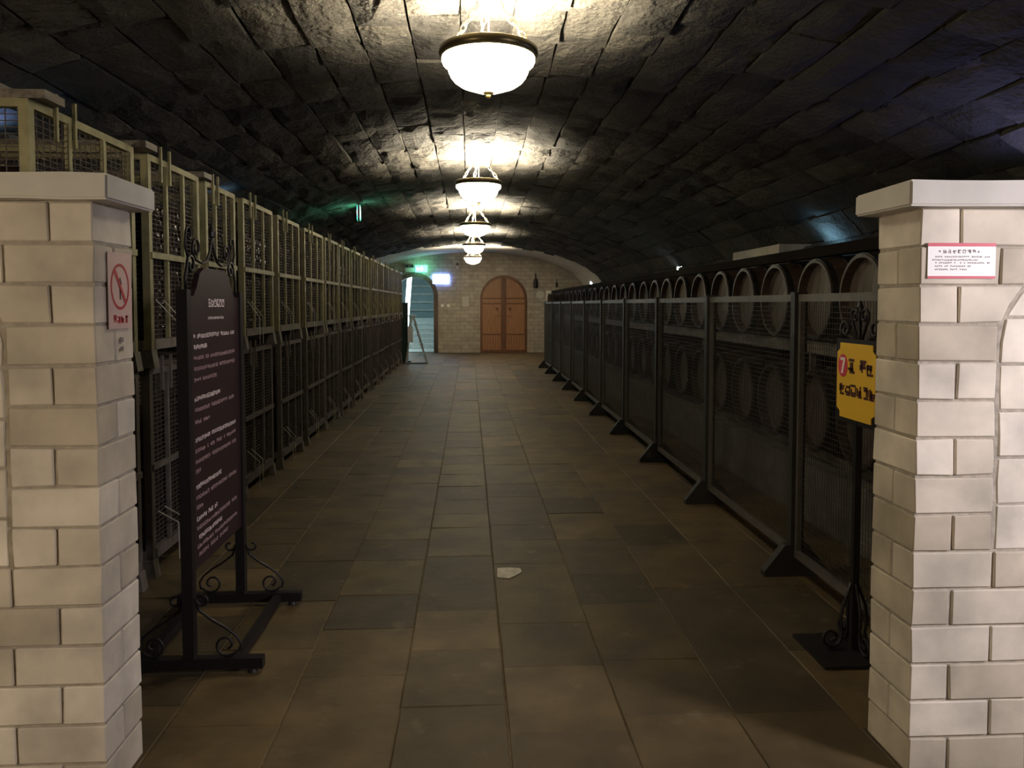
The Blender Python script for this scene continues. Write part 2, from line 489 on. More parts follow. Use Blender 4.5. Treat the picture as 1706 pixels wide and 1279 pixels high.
# ------------------------------------------------------------------ vaulted ceiling
shell = MB()
nS = 60
ts = [PI * i / nS for i in range(nS + 1)]
def shell_piece(mb, y0, y1, o0, o1):
    k = len(mb.v)
    for t in ts:
        for (y, o) in ((y0, o0), (y1, o0), (y1, o1), (y0, o1)):
            a = vault_pt(t, o)
            mb.v.append((a[0], y, a[1]))
    for i in range(nS):
        for j in range(4):
            mb.f.append((k + i * 4 + j, k + i * 4 + (j + 1) % 4, k + i * 4 + 4 + (j + 1) % 4, k + i * 4 + 4 + j))
    mb.f.append((k, k + 1, k + 2, k + 3)); mb.f.append(tuple(k + nS * 4 + j for j in (3, 2, 1, 0)))
shell_piece(shell, Y_BACK, Y_LIP, 0.045, 0.35)
ceiling = shell.build('ceiling', 'vault_mortar', fixn=True)
tag(ceiling, 'low stone barrel vault over the whole cellar', None, None, 'structure')
band = MB()
shell_piece(band, Y_LIP, Y_END, 0.03, 0.35)
pb = band.build('plaster_band', 'plaster', ceiling, fixn=True)

def vault_stone(mb, s0, s1, y0, y1, r, n=3):
    """one rough stone: an uneven n x n face towards the room, sides running back into the mortar"""
    g = 0.006
    s0 += g; s1 -= g; y0 += g; y1 -= g
    base = r.uniform(-0.022, 0.008)
    ts_, ty = r.uniform(-0.007, 0.007), -r.uniform(-0.004, 0.026)
    k = len(mb.v)
    for i in range(n):
        for j in range(n):
            u, w = i / (n - 1), j / (n - 1)
            edge = i in (0, n - 1) or j in (0, n - 1)
            ss = s0 + (s1 - s0) * u + (0 if edge else r.uniform(-.03, .03))
            yy = y0 + (y1 - y0) * w + (0 if edge else r.uniform(-.05, .05))
            if edge:
                ss += r.uniform(-.006, .006); yy += r.uniform(-.008, .008)
            o = base + ts_ * (u - .5) * 2 + ty * (w - .5) * 2 + (r.uniform(0.004, 0.012) if edge else r.uniform(-.022, 0.0))
            a = vault_pt(t_of_s(ss), min(o, 0.04))
            mb.v.append((a[0], yy, a[1]))
    q = len(mb.v)
    ring = [(i, 0) for i in range(n)] + [(n - 1, j) for j in range(1, n)] + [(i, n - 1) for i in range(n - 2, -1, -1)] + [(0, j) for j in range(n - 2, 0, -1)]
    for (i, j) in ring:
        a = vault_pt(t_of_s(s0 + (s1 - s0) * i / (n - 1)), 0.09)
        mb.v.append((a[0], y0 + (y1 - y0) * j / (n - 1), a[1]))
    for i in range(n - 1):
        for j in range(n - 1):
            a = k + i * n + j
            mb.f.append((a, a + 1, a + n + 1, a + n))
    m = len(ring)
    for e in range(m):
        i0, j0 = ring[e]; i1, j1 = ring[(e + 1) % m]
        mb.f.append((k + i0 * n + j0, k + i1 * n + j1, q + (e + 1) % m, q + e))
    return n * n + m

rnd = random.Random(5)
NC = 27
stones = []
for c in range(NC):
    s0, s1 = ARC * c / NC, ARC * (c + 1) / NC
    y = Y_BACK + rnd.random() * 0.5
    stones.append((s0, s1, Y_BACK, y, rnd.random()))
    while y < Y_LIP - 0.02:
        y1 = y + rnd.choice([0.38, 0.48, 0.55, 0.66, 0.8])
        if y1 > Y_LIP - 0.2: y1 = Y_LIP
        stones.append((s0, s1, y, y1, rnd.random()))
        y = y1
cand = [s_ for s_ in stones if s_[3] > 3.2]
cand.sort(key=lambda s_: s_[3] + 0.5 * abs((s_[0] + s_[1]) / 2 - ARC / 2))
near = set(cand[:298])
far_mb, far_t = MB(), []
for s_ in stones:
    if s_ in near:
        mb = MB(); vault_stone(mb, *s_[:4], rnd, 4)
        mb.build('vault_stone', 'vault', ceiling, tints=s_[4], fixn=False)
    else:
        far_t += [s_[4]] * vault_stone(far_mb, *s_[:4], rnd, 3)
tag(far_mb.build('far_vault_stones', 'vault', ceiling, tints=far_t), kind='stuff')

# ------------------------------------------------------------------ stone pillars of the entrance
CH = 0.12
def pillar(xin, sgn, label, seed):
    """low wall end: xin is the face towards the opening, sgn the direction it runs off to"""
    r = random.Random(seed)
    Y0, Y1 = 2.35, 2.605
    root = empty('stone_pillar', (xin + sgn * 0.6, (Y0 + Y1) / 2, 0))
    org = root.location.copy()
    tag(root, label, 'pillar')
    HW, XE = 0.62, 0.262          # half width, distance from the face to the blind arch
    X = lambda d: xin + sgn * d
    def xb(z):                    # edge of the blind arch, measured from the inner face
        if z < 0.72 or z > 1.68: return None
        if z < 1.40: return XE
        k = (z - 1.40) / 0.28
        return XE + (HW - XE) * (1 - math.sqrt(max(0, 1 - k ** 1.6)))
    def brick(poly, y0, y1, tint):
        mb = MB().prism([(X(a), b) for a, b in poly], lambda a, b, d: (a, d, b), y0, y1)
        me = mb.mesh('brick', 'block', org)
        bm = bmesh.new(); bm.from_mesh(me)
        bmesh.ops.recalc_face_normals(bm, faces=bm.faces[:])
        for v in bm.verts:
            v.co += Vector((r.uniform(-.0025, .0025), r.uniform(-.002, .002), r.uniform(-.0025, .0025)))
        bmesh.ops.bevel(bm, geom=bm.edges[:], offset=0.0035, segments=1, affect='EDGES')
        bm.to_mesh(me); bm.free()
        at = me.attributes.new('tint', 'FLOAT', 'POINT')
        at.data.foreach_set('value', [tint] * len(me.vertices))
        o = bpy.data.objects.new('brick', me); COL.objects.link(o); o.parent = root
    g = 0.004
    def emit(d0, d1, z0, z1, y0=Y0, y1=Y1):
        poly = [(d0 + g, z0 + g), (d1 - g, z0 + g), (d1 - g, z1 - g), (d0 + g, z1 - g)]
        brick(poly, y0, y1, r.uniform(0.15, 1.0))
    for c in range(15):
        z0, z1 = c * CH, (c + 1) * CH
        zz = [z0 + g, (z0 + z1) / 2, z1 - g]
        inside = xb((z0 + z1) / 2) is not None
        odd = c % 2
        lim = [xb(min(max(z, 0.7201), 1.6799)) for z in zz] if inside else None
        xs = [0, 0.13] if odd == 0 else [0]
        d = 0.13 if odd == 0 else 0.0
        while d < HW * 2 - 0.2:
            d += 0.262 if not (c < 6 and odd) else 0.265
            if d < HW * 2 - 0.1: xs.append(d)
        xs.append(HW * 2)
        for a, b in zip(xs, xs[1:]):
            if inside:
                # the blind arch spans symmetric about HW
                mid = max(lim)
                if a >= mid - 0.01 and b <= 2 * HW - mid + 0.01:
                    continue
                if b <= min(lim) + 0.02:
                    bb = min(b, min(lim)) if b > min(lim) - 0.03 else b
                    if a == 0 and b > 0.2:
                        emit(a, bb, z0, z1, Y0, (Y0 + Y1) / 2 - .004); emit(a, bb, z0, z1, (Y0 + Y1) / 2 + .004, Y1)
                    else:
                        emit(a, bb, z0, z1)
                elif a < max(lim) - 0.02 and a < HW:
                    pts = [(a + g, zz[0])] + [(max(a + 2 * g, min(b - g, l - g)), z) for l, z in zip(lim, zz)] + [(a + g, zz[2])]
                    brick(pts, Y0, Y1, r.uniform(0.15, 1.0))
            else:
                if a == 0 and b > 0.2:
                    emit(a, b, z0, z1, Y0, (Y0 + Y1) / 2 - .004); emit(a, b, z0, z1, (Y0 + Y1) / 2 + .004, Y1)
                else:
                    emit(a, b, z0, z1)
        if inside:
            # mirrored right hand jamb, then the panel stones of the blind arch
            pts = [(2 * HW - l + g, z) for l, z in zip(lim, zz)]
            brick([pts[0], (2 * HW - g, zz[0]), (2 * HW - g, zz[2]), pts[2], pts[1]], Y0, Y1, r.uniform(.15, 1))
    # panel courses run at their own height inside the arch
    z = 0.72
    row = 0
    while z < 1.66:
        z1 = min(z + 0.148, 1.672)
        zz = [z + g, (z + z1) / 2, z1 - g]
        l = [xb(min(max(q, 0.7201), 1.6799)) + 0.012 for q in zz]
        cut = HW - 0.06 if row % 2 else HW + 0.1
        if max(l) < cut - 0.03:
            brick([(l[0], zz[0]), (cut - g, zz[0]), (cut - g, zz[2]), (l[2], zz[2]), (l[1], zz[1])], Y0 + .004, Y1, r.uniform(.75, 1.1))
            m = [2 * HW - q for q in l]
            brick([(cut + g, zz[0]), (m[0], zz[0]), (m[1], zz[1]), (m[2], zz[2]), (cut + g, zz[2])], Y0 + .004, Y1, r.uniform(.75, 1.1))
        z = z1; row += 1
    MB().box(min(X(.008), X(2 * HW - .008)), max(X(.008), X(2 * HW - .008)), Y0 + 0.008, Y1 - 0.008, 0, 1.80).build('mortar_core', 'block_joint', root, org)
    # coping: slab with its corner cut, slightly wavy edge
    a, b = X(-0.06), X(2 * HW + .06)
    me = MB().box(min(a, b), max(a, b), 2.30, 2.645, 1.80, 1.875).mesh('coping', 'cap', org)
    bm = bmesh.new(); bm.from_mesh(me)
    bmesh.ops.subdivide_edges(bm, edges=[e for e in bm.edges if abs(e.verts[0].co.x - e.verts[1].co.x) > .5], cuts=10)
    for v in bm.verts:
        v.co.z += r.uniform(-.003, .003); v.co.y += r.uniform(-.003, .003)
    bmesh.ops.bevel(bm, geom=[e for e in bm.edges if e.calc_face_angle(0) > 1], offset=0.006, segments=2, affect='EDGES')
    bm.to_mesh(me); bm.free()
    o = bpy.data.objects.new('coping', me); COL.objects.link(o); o.parent = root
    return root
pillar(1.39, 1, 'pale limewashed stone pillar bearing the white notice with red edges', 3)
pillar(-1.09, -1, 'tan limewashed stone pillar bearing the no open flame sign', 8)

# ------------------------------------------------------------------ pendant lamps
def make_pendant():
    root = empty('pendant_lamp', (0, 0, 0))
    # origin at the centre of the rim
    MB().lathe([(0.222, -0.004), (0.222, 0.012), (0.236, 0.016), (0.25, 0.006), (0.252, -0.016), (0.243, -0.034), (0.236, -0.036), (0.236, -0.05), (0.222, -0.05), (0.222, -0.004)], 40).build('rim', 'lamp_metal', root, smooth=True)
    prof = [(0.236, -0.036), (0.237, -0.052), (0.23, -0.068), (0.212, -0.08), (0.206, -0.09), (0.202, -0.108), (0.192, -0.13), (0.174, -0.152), (0.145, -0.172), (0.105, -0.187), (0.062, -0.202), (0.024, -0.208), (0, -0.208)]
    inner = [(0, -0.2), (0.06, -0.194), (0.105, -0.179), (0.14, -0.165), (0.168, -0.146), (0.186, -0.126), (0.198, -0.09), (0.222, -0.07), (0.23, -0.052), (0.23, -0.036), (0.236, -0.036)]
    bw = MB(); bw.lathe(prof, 40); bw.lathe(inner, 40)
    gbw = bw.build('glass_bowl', 'bowl', root, smooth=True)
    MB().lathe([(0, -0.206), (0.026, -0.207), (0.028, -0.213), (0.012, -0.217), (0.011, -0.222), (0.014, -0.228), (0.008, -0.236), (0, -0.238)], 16).build('finial', 'brass', gbw, smooth=True)
    MB().lathe([(0, 0.30), (0.07, 0.30), (0.074, 0.285), (0.066, 0.262), (0.04, 0.248), (0.03, 0.232), (0.0, 0.228)], 24).build('canopy', 'canopy', root, smooth=True)
    MB().tube([(0, 0, 0.235), (0, 0, -0.06)], 0.005, 8).build('stem', 'chain', root)
    for k in range(3):
        a = 2 * PI * k / 3 + PI / 2 + 0.25
        p0 = Vector((0.045 * math.cos(a), 0.045 * math.sin(a), 0.245))
        p1 = Vector((0.222 * math.cos(a), 0.222 * math.sin(a), 0.012))
        d = (p1 - p0); L = d.length; d.normalize()
        e1 = Vector((-math.sin(a), math.cos(a), 0)); e2 = d.cross(e1).normalized()
        nl = 6
        chn = empty('chain'); chn.parent = root
        for i in range(nl):
            mb = MB()
            c = p0 + d * (L * (i + .5) / nl)
            e = e1 if i % 2 else e2
            hl, hw = L / nl * 0.66, 0.013
            mb.tube([c + d * (hl * math.cos(2 * PI * j / 10)) + e * (hw * math.sin(2 * PI * j / 10)) for j in range(10)], 0.0042, 5, True)
            mb.build('chain_link', 'chain', chn, smooth=True)
    MB().lathe([(0, -0.03), (0.02, -0.035), (0.03, -0.06), (0.02, -0.09), (0, -0.095)], 12, (0.0, 0.0, 0.0)).build('lamp_holder', 'white', root)
    return root
pend = make_pendant()
pend_labels = ['first bowl pendant lamp inside the stone pillars, largest of the hanging row',
               'second bowl pendant lamp of the row hanging from the vault', 'third bowl pendant lamp of the row hanging from the vault',
               'fourth bowl pendant lamp of the row hanging from the vault', 'last bowl pendant lamp of the row, next to the brick end wall',
               'assumed unseen bowl pendant lamp over the entrance hall before the pillars']
for i, y in enumerate([4.03, 8.30, 12.57, 16.84, 21.11, -4.51]):  # the last one is assumed, out of view behind the camera
    o = pend if i == 0 else copy_tree(pend)
    o.location = (0.1, y, 2.785)
    tag(o, pend_labels[i], 'pendant lamp', 'bowl pendant lamps along the vault')
    ld = bpy.data.lights.new('bulb', 'POINT'); ld.energy = BULB_W; ld.color = (1.0, 0.88, 0.66); ld.shadow_soft_size = 0.03
    lo = bpy.data.objects.new('bulb', ld); COL.objects.link(lo); lo.parent = o; lo.location = (0.06, 0, -0.045)

# added fill lantern and the assumed unseen wall spotlight of the entrance hall, before the pillars
def lantern(x, y, z, sg, label, watt, col):
    root = empty('fill_lantern', (x, y, z))
    tag(root, label, 'lamp')
    MB().box(min(0, sg * .02), max(0, sg * .02), -0.07, 0.07, -0.14, 0.14).build('backplate', 'lamp_metal', root)
    MB().bar((0, 0, -0.1), (sg * 0.2, 0, -0.1), 0.02).build('arm', 'lamp_metal', root)
    MB().lathe([(0.02, -0.1), (0.05, -0.09), (0.06, -0.08), (0.02, -0.078)], 16, (sg * 0.2, 0, 0)).build('cup', 'lamp_metal', root)
    ld = bpy.data.lights.new('fill_bulb', 'POINT'); ld.energy = watt; ld.color = col; ld.shadow_soft_size = 0.16
    lo = bpy.data.objects.new('fill_bulb', ld); COL.objects.link(lo); lo.parent = root; lo.location = (sg * 0.2, 0, 0.03)
sp_ = empty('assumed_spotlight', (XR, 0.6, 1.9))
tag(sp_, 'assumed unseen white spotlight on the right side wall of the entrance hall', 'spotlight')  # assumed lamp out of view, added to brighten the right-hand pillar
MB().lathe([(0, 0), (.05, 0), (.05, -.02), (0, -.02)], 16, axis=0).build('wall_plate', 'white', sp_, fixn=True)
MB().bar((-.02, 0, 0), (-.16, 0, 0), .02).build('arm', 'white', sp_)
_aim = (Vector((1.8, 2.35, 1.15)) - Vector((XR - .16, 0.6, 1.9))).normalized()
_hd = MB().lathe([(0, -.1), (.035, -.1), (.05, -.02), (.055, .06), (.05, .06), (.045, -.01), (0, -.03)], 18).build('lamp_head', 'white', sp_, fixn=True)
_hd.location = (-.16, 0, 0); _hd.rotation_euler = _aim.to_track_quat('Z', 'Y').to_euler()
ld = bpy.data.lights.new('assumed_spot_bulb', 'SPOT'); ld.energy = SPOT_W; ld.color = (1.0, 0.93, 1.0); ld.spot_size = 1.3; ld.spot_blend = 1.0; ld.shadow_soft_size = 0.3
lo = bpy.data.objects.new('assumed_spot_bulb', ld); COL.objects.link(lo); lo.parent = sp_; lo.location = Vector((-.16, 0, 0)) + _aim * .065; lo.rotation_euler = _aim.to_track_quat('-Z', 'Y').to_euler()
lantern(XL, -0.6, 1.45, 1, 'added unseen warm lantern on the left side wall of the entrance hall', FILL_W * 1.05, (1.0, 0.82, 0.58))

# ------------------------------------------------------------------ wire cages of bottles
def make_cage(w):
    """origin at the front left foot on the ground; runs +Y by w, back towards -X by 1.0"""
    D = 1.0
    root = empty('wire_cage')
    P = 0.04
    for (x, y) in ((-P / 2, P / 2), (-P / 2, w - P / 2), (-D + P / 2, P / 2), (-D + P / 2, w - P / 2)):
        MB().box(x - P / 2, x + P / 2, y - P / 2, y + P / 2, 0.10, 1.15).build('post', 'cage', root)
        mb = MB(); mb.prism([(-.05, 0), (.05, 0), (.03, .10), (-.03, .10)], lambda a, b, d: (x + a * .8, y + d, b), -0.035, 0.035)
        mb.build('foot', 'cage_dark', root)
    for x in (-0.017, -D + 0.017):
        MB().box(x - .017, x + .017, P, w - P, 1.118, 1.152).build('rail', 'cage', root)
        MB().box(x - .022, x + .022, P, w - P, 0.10, 0.155).build('rail', 'cage_dark', root)
    for y in (0.017, w - 0.017):
        MB().box(-D + P, -P, y - .017, y + .017, 1.118, 1.152).build('rail', 'cage', root)
        MB().box(-D + P, -P, y - .02, y + .02, 0.10, 0.15).build('rail', 'cage_dark', root)
    MB().box(-.01, .012, P * .2, w - P * .2, 0.595, 0.628).build('rail', 'cage', root)
    for k in (1, 2):
        y = w * k / 3
        MB().box(-.02, .0, y - .013, y + .013, 0.155, 1.118).build('bar', 'cage', root)
    MB().box(-D + .03, -.03, .03, w - .03, 0.12, 0.14).build('floor_plate', 'cage_dark', root)
    mb = MB()
    z0, z1 = 0.155, 1.118
    nz = 38; ny = max(4, int(w / 0.05)); nx = 20
    for i in range(1, nz):
        z = z0 + (z1 - z0) * i / nz
        mb.wire((-.022, P, z), (-.022, w - P, z), .0035)
        mb.wire((-D + P, .018, z), (-P, .018, z), .0035)
        if i % 2: mb.wire((-D + P, w - .018, z), (-P, w - .018, z), .0035)
    for i in range(1, ny):
        y = w * i / ny
        mb.wire((-.025, y, z0), (-.025, y, z1), .0035)
    for i in range(1, nx):
        x = -D * i / nx
        mb.wire((x, .02, z0), (x, .02, z1), .0035)
        if i % 2: mb.wire((x, w - .02, z0), (x, w - .02, z1), .0035)
    tag(mb.build('wire_mesh', 'wire', root), kind='stuff')
    for dy in (0.0, 0.1):
        MB().tube([(0.02, .02 + dy, 0.37), (0.05, 0.24 + dy, 0.245), (0.05, 0.245 + dy, 0.03)], 0.0035, 6).build('stay_rod', 'rod', root)
    for dy in (0.2, 0.36):
        MB().box(.001, .014, dy * w - .008, dy * w + .008, 1.02, 1.215).build('hook_bar', 'cage', root)
    return root

cols = [(3.19, 4.15), (4.31, 5.10), (5.24, 5.89), (6.05, 6.95), (7.16, 8.06), (8.34, 9.39)]
y = 9.5
while y < 20.0:
    cols.append((y, y + 0.93)); y += 1.07
CX = -1.72
CP = 1.155
proto = {}
rnd = random.Random(21)
cages = []
for i, (a, b) in enumerate(cols):
    w = round(b - a, 2)
    for tier in (0, 1):
        if w not in proto:
            o = make_cage(w); proto[w] = o
        else:
            o = copy_tree(proto[w])
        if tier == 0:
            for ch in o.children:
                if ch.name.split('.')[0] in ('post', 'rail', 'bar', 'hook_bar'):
                    ch.material_slots[0].link = 'OBJECT'; ch.material_slots[0].material = M['cage_shaded']  # shade on the lower row put in as a darker colour
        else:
            for ch in o.children:
                if ch.material_slots and ch.material_slots[0].link == 'OBJECT':
                    ch.material_slots[0].link = 'DATA'
        dx = rnd.uniform(-.015, .015) if i else 0
        o.location = (CX + dx, a, tier * CP)
        if tier:
            tag(o, '%s yellowish upper steel bottle cage from the tan stone pillar, stacked on another' % ORD[i], 'cage', 'upper row of bottle cages')
        else:
            tag(o, '%s lower steel bottle cage from the tan stone pillar, standing on the floor' % ORD[i], 'cage', 'lower row of bottle cages')
        cages.append((o.location.copy(), w, i, tier))

for (py, x1_, z_, lb) in ((3.2, -1.66, 2.309, 'brown plank lying across the top of the first upper cage'), (3.21, -1.86, 2.346, 'shorter plank on top of the plank over the first cage'),
                          (4.155, -1.66, 2.309, 'brown plank across the gap between first and second upper cage'), (5.10, -1.68, 2.309, 'brown plank across the gap between second and third upper cage')):
    o = MB().box(-2.75, x1_, py, py + .15, z_, z_ + .034).build('wooden_plank', 'timber')
    tag(o, lb, 'plank', 'planks on the bottle cages')

# bottles lying in the cages, bases towards the aisle
def bottle_geo(mb, x, y, z, n=8):
    mb.lathe([(0, 0.0), (0.026, -0.004), (0.036, 0.0), (0.038, -0.012), (0.038, -0.19), (0.014, -0.235), (0.014, -0.30), (0, -0.30)], n, (x, y, z), axis=0)
bm_ = MB(); bottle_geo(bm_, 0, 0, 0, 10)
bottle_me = bm_.mesh('wine_bottle', 'bottle', smooth=False, fixn=True)
rest = MB()
count = 0
for loc, w, i, tier in cages:
    nb = int((w - 0.10) / 0.0785)
    for row in range(11):
        sh = 0.039 if row % 2 else 0
        for k in range(nb - (row % 2)):
            yy = loc.y + 0.05 + 0.04 + sh + k * 0.0785
            zz = loc.z + 0.14 + 0.039 + row * 0.0685
            if i < 3 and tier == 1 and count < 298:
                o = bpy.data.objects.new('wine_bottle', bottle_me); COL.objects.link(o)
                o.location = (loc.x - 0.045, yy, zz)
                tag(o, 'dark wine bottle lying in an upper wire cage behind the pillar', 'bottle', 'bottles lying in the near upper cages')
                count += 1
            elif i < 14:
                bottle_geo(rest, loc.x - 0.045, yy, zz, 6)
o = rest.build('wine_bottle_stock', 'bottle')
tag(o, 'dense stock of dark wine bottles lying in the wire cages', 'bottle', None, 'stuff')

# ------------------------------------------------------------------ mesh fence on the right
FX = 1.80
post0 = empty('fence_post', (0, 0, 0))
MB().box(-.035, .035, -.027, .027, 0.02, 1.555).build('post', 'fence', post0)
MB().box(-.038, .038, -.0285, .0285, 1.555, 1.567).build('post_cap', 'fence', post0)
ft = MB()
ft.prism([(-.18, 0), (.18, 0), (.18, .03), (.065, .175), (-.065, .175), (-.18, .03)], lambda a, b, d: (a, d, b), -0.029, 0.029)
ft.build('foot', 'foot', post0)
panel0 = empty('wire_fence', (0, 0, 0))
PW = 1.57 - 0.06
for z in (1.535, 0.13):
    MB().box(-.016, .016, 0, PW, z - .02, z + .02).build('rail', 'fence_rail', panel0)
for y in (0.012, PW - 0.012):
    MB().box(-.014, .014, y - .012, y + .012, 0.15, 1.515).build('stile', 'fence_rail', panel0)
mb = MB()
for i in range(1, 56):
    yy = 0.024 + (PW - .048) * i / 56
    mb.wire((.002, yy, .15), (.002, yy, 1.515), .0022)
for i in range(1, 50):
    zz = .15 + 1.365 * i / 50
    mb.wire((-.002, .024, zz), (-.002, PW - .024, zz), .0022)
tag(mb.build('wire_mesh', 'fence_wire', panel0), kind='stuff')
ys = [4.18 + 1.57 * k for k in range(10)]
for i, y in enumerate(ys):
    o = post0 if i == 0 else copy_tree(post0)
    o.location = (FX, y, 0)
    tag(o, '%s dark steel fence post on a sloped black foot, counted from the stone pillar' % ORD[i], 'post', 'fence posts along the barrels')
    p = panel0 if i == 0 else copy_tree(panel0)
    p.location = (FX, y - 1.57 + 0.03, 0)
    tag(p, '%s grey wire mesh fence section from the pale stone pillar' % ORD[i], 'fence', 'mesh fence sections along the barrels')

# ------------------------------------------------------------------ barrels on their rack
BL = 0.86
def make_barrel():
    root = empty('oak_barrel')
    prof = []
    for k in range(9):
        u = k / 8
        prof.append((0.272 + 0.043 * math.sin(PI * u), BL * u))
    sh = MB()
    sh.lathe([(0.25, 0.075)] + [(0.252, 0.0)] + prof + [(0.252, BL), (0.25, BL - .075)], 28, axis=0)
    sh.build('staves', 'oak', root, fixn=True)
    for x in (0.068, BL - 0.068):
        mb = MB()
        for k in range(6):                       # head boards
            a, b = -0.252 + 0.084 * k + .0015, -0.252 + 0.084 * (k + 1) - .0015
            pts = []
            m = 4
            for j in range(m + 1):
                yy = a + (b - a) * j / m
                pts.append((yy, math.sqrt(max(0, 0.252 ** 2 - yy * yy))))
            poly = pts + [(q[0], -q[1]) for q in pts[::-1]]
            poly = [q for n_, q in enumerate(poly) if n_ == 0 or (abs(q[0] - poly[n_ - 1][0]) + abs(q[1] - poly[n_ - 1][1])) > 1e-4]
            if len(poly) > 2:
                mb.prism(poly, lambda p, q, d: (d, p, q), x - .008, x + .008)
        mb.build('head', 'oak_head', root, fixn=True)
    for u in (0.035, 0.2, 0.8, 0.965):
        r = 0.272 + 0.043 * math.sin(PI * u) + .002
        mb = MB()
        mb.lathe([(r - .004, BL * u - .022), (r + .003, BL * u - .022), (r + .003, BL * u + .022), (r - .004, BL * u + .022)], 24, axis=0)
        mb.build('hoop', 'hoop', root, fixn=True)
    return root
bar0 = make_barrel()
BX = 2.36
tiers = [0.76, 1.535]
k = 0
rnd = random.Random(2)
gaps = []
for ti, zc in enumerate(tiers):
    y, n_ = 3.35, 0
    while y < 23.2:
        o = bar0 if k == 0 else copy_tree(bar0)
        o.location = (BX + rnd.uniform(-.02, .02), y, zc)
        o.rotation_euler = (rnd.uniform(0, 1.0), 0, 0)
        u_ = 'upper' if ti else 'lower'
        tag(o, '%s dark oak barrel of the %s row behind the mesh fence, from the stone pillar' % (ORD[n_], u_), 'barrel', '%s row of oak barrels' % u_)
        n_ += 1
        if n_ % 4 == 0:
            if ti: gaps.append(y + 0.645 / 2 + .035)
            y += 0.07
        y += 0.645; k += 1
pl = MB().box(BX - .02, BX + BL + .1, 2.9, 23.6, 0, 0.40).build('trim_2', 'plinth')
tag(pl, 'low stone plinth under the barrel rack', None, None, 'structure')
for ti, zc in enumerate(tiers):
    for fi, dx in enumerate((0.14, BL - 0.22)):
        r = 0.272 + 0.043 * math.sin(PI * (dx + .04) / BL)
        o = MB().box(BX + dx, BX + dx + .08, 2.9, 23.6, 0.40 if ti == 0 else zc - r - .09, zc - r - .004).build('rack_beam', 'timber')
        tag(o, 'long %s timber beam under the %s row of barrels' % (('front', 'rear')[fi], ('lower', 'upper')[ti]), 'beam')
r = 0.272 + 0.043 * math.sin(PI * .15 / BL)
o = MB().box(BX + .1, BX + .19, 2.9, 23.4, 1.535 + r + .006, 1.535 + r + .08).build('rack_beam', 'tarred')
tag(o, 'dark top beam lying along the upper row of barrels', 'beam')
for n_, yy in enumerate([3.0] + gaps):
    for fi, dx in enumerate((0.16, BL - 0.20)):
        r = 0.272 + 0.043 * math.sin(PI * (dx + .02) / BL)
        o = MB().box(BX + dx, BX + dx + .04, yy - .018, yy + .018, 0.40, 1.535 - r - .09).build('rack_post', 'timber')
        tag(o, '%s %s timber post of the barrel rack from the stone pillar' % (ORD[n_], ('front', 'rear')[fi]), 'post', 'posts of the barrel rack')

# ------------------------------------------------------------------ lettering: strokes that stand for print too blurred to read
def strokes(mb, fn, x, z, s, r, th=0.09, d=0.001):
    """one block of four to seven short strokes in an s x s cell; fn(x, z, depth)"""
    t = s * th
    def rect(x0, x1, z0, z1):
        mb.prism([(x0, z0), (x1, z0), (x1, z1), (x0, z1)], fn, 0, d)
    for zz in r.sample([0.06, 0.28, 0.5, 0.72, 0.92], 3):
        a = r.uniform(0, .25); b = r.uniform(.75, 1)
        rect(x + s * a, x + s * b, z + s * zz - t / 2, z + s * zz + t / 2)
    for xx in r.sample([0.12, 0.36, 0.6, 0.86], 2):
        a = r.uniform(0, .3); b = r.uniform(.6, 1)
        rect(x + s * xx - t / 2, x + s * xx + t / 2, z + s * a, z + s * b)

def curl(c, r0, r1, a0, a1, fn, n=22):
    """spiral points"""
    out = []
    for i in range(n + 1):
        u = i / n
        a = a0 + (a1 - a0) * u
        r = r0 + (r1 - r0) * u
        out.append(fn(c[0] + r * math.cos(a), c[1] + r * math.sin(a)))
    return out

# ------------------------------------------------------------------ maroon notice board on an iron stand
SX = -1.14
bs = empty('notice_stand', (SX, 3.54, 0))
BO = bs.location.copy()
tag(bs, 'tall maroon notice board with pale lettering on a black iron stand', 'sign stand')
YA, YB = 3.185, 3.905
for y in (YA, YB):
    MB().box(SX - .022, SX + .022, y - .022, y + .022, 0.06, 1.56).build('post', 'iron', bs, BO)
    MB().box(SX - .31, SX + .295, y - .022, y + .022, 0.018, 0.062).build('foot_bar', 'iron', bs, BO)
    for dx in (-.26, .25):
        MB().lathe([(0, 0), (.02, 0), (.016, .02), (0, .02)], 10, (SX + dx, y, 0)).build('rubber_pad', 'black', bs, BO)
    for sg in (-1, 1):
        fn = lambda a, b, y=y, sg=sg: (SX + sg * a, y, b)
        path = curl((0.055, 0.30), 0.012, 0.028, PI * 2.6, PI * 0.95, fn, 16)
        path += [fn(0.04, .255), fn(0.09, 0.215), fn(0.14, .185), fn(0.185, .15), fn(.205, .115), fn(.198, .085)]
        path += curl((0.145, 0.112), 0.05, 0.016, -0.5, -PI * 2.4, fn, 26)
        MB().tube(path, 0.0055, 6).build('scroll', 'iron', bs, BO, smooth=True)
for dx in (-.2, .18):
    MB().box(SX + dx - .018, SX + dx + .018, YA + .022, YB - .022, 0.02, 0.056).build('cross_bar', 'iron', bs, BO)
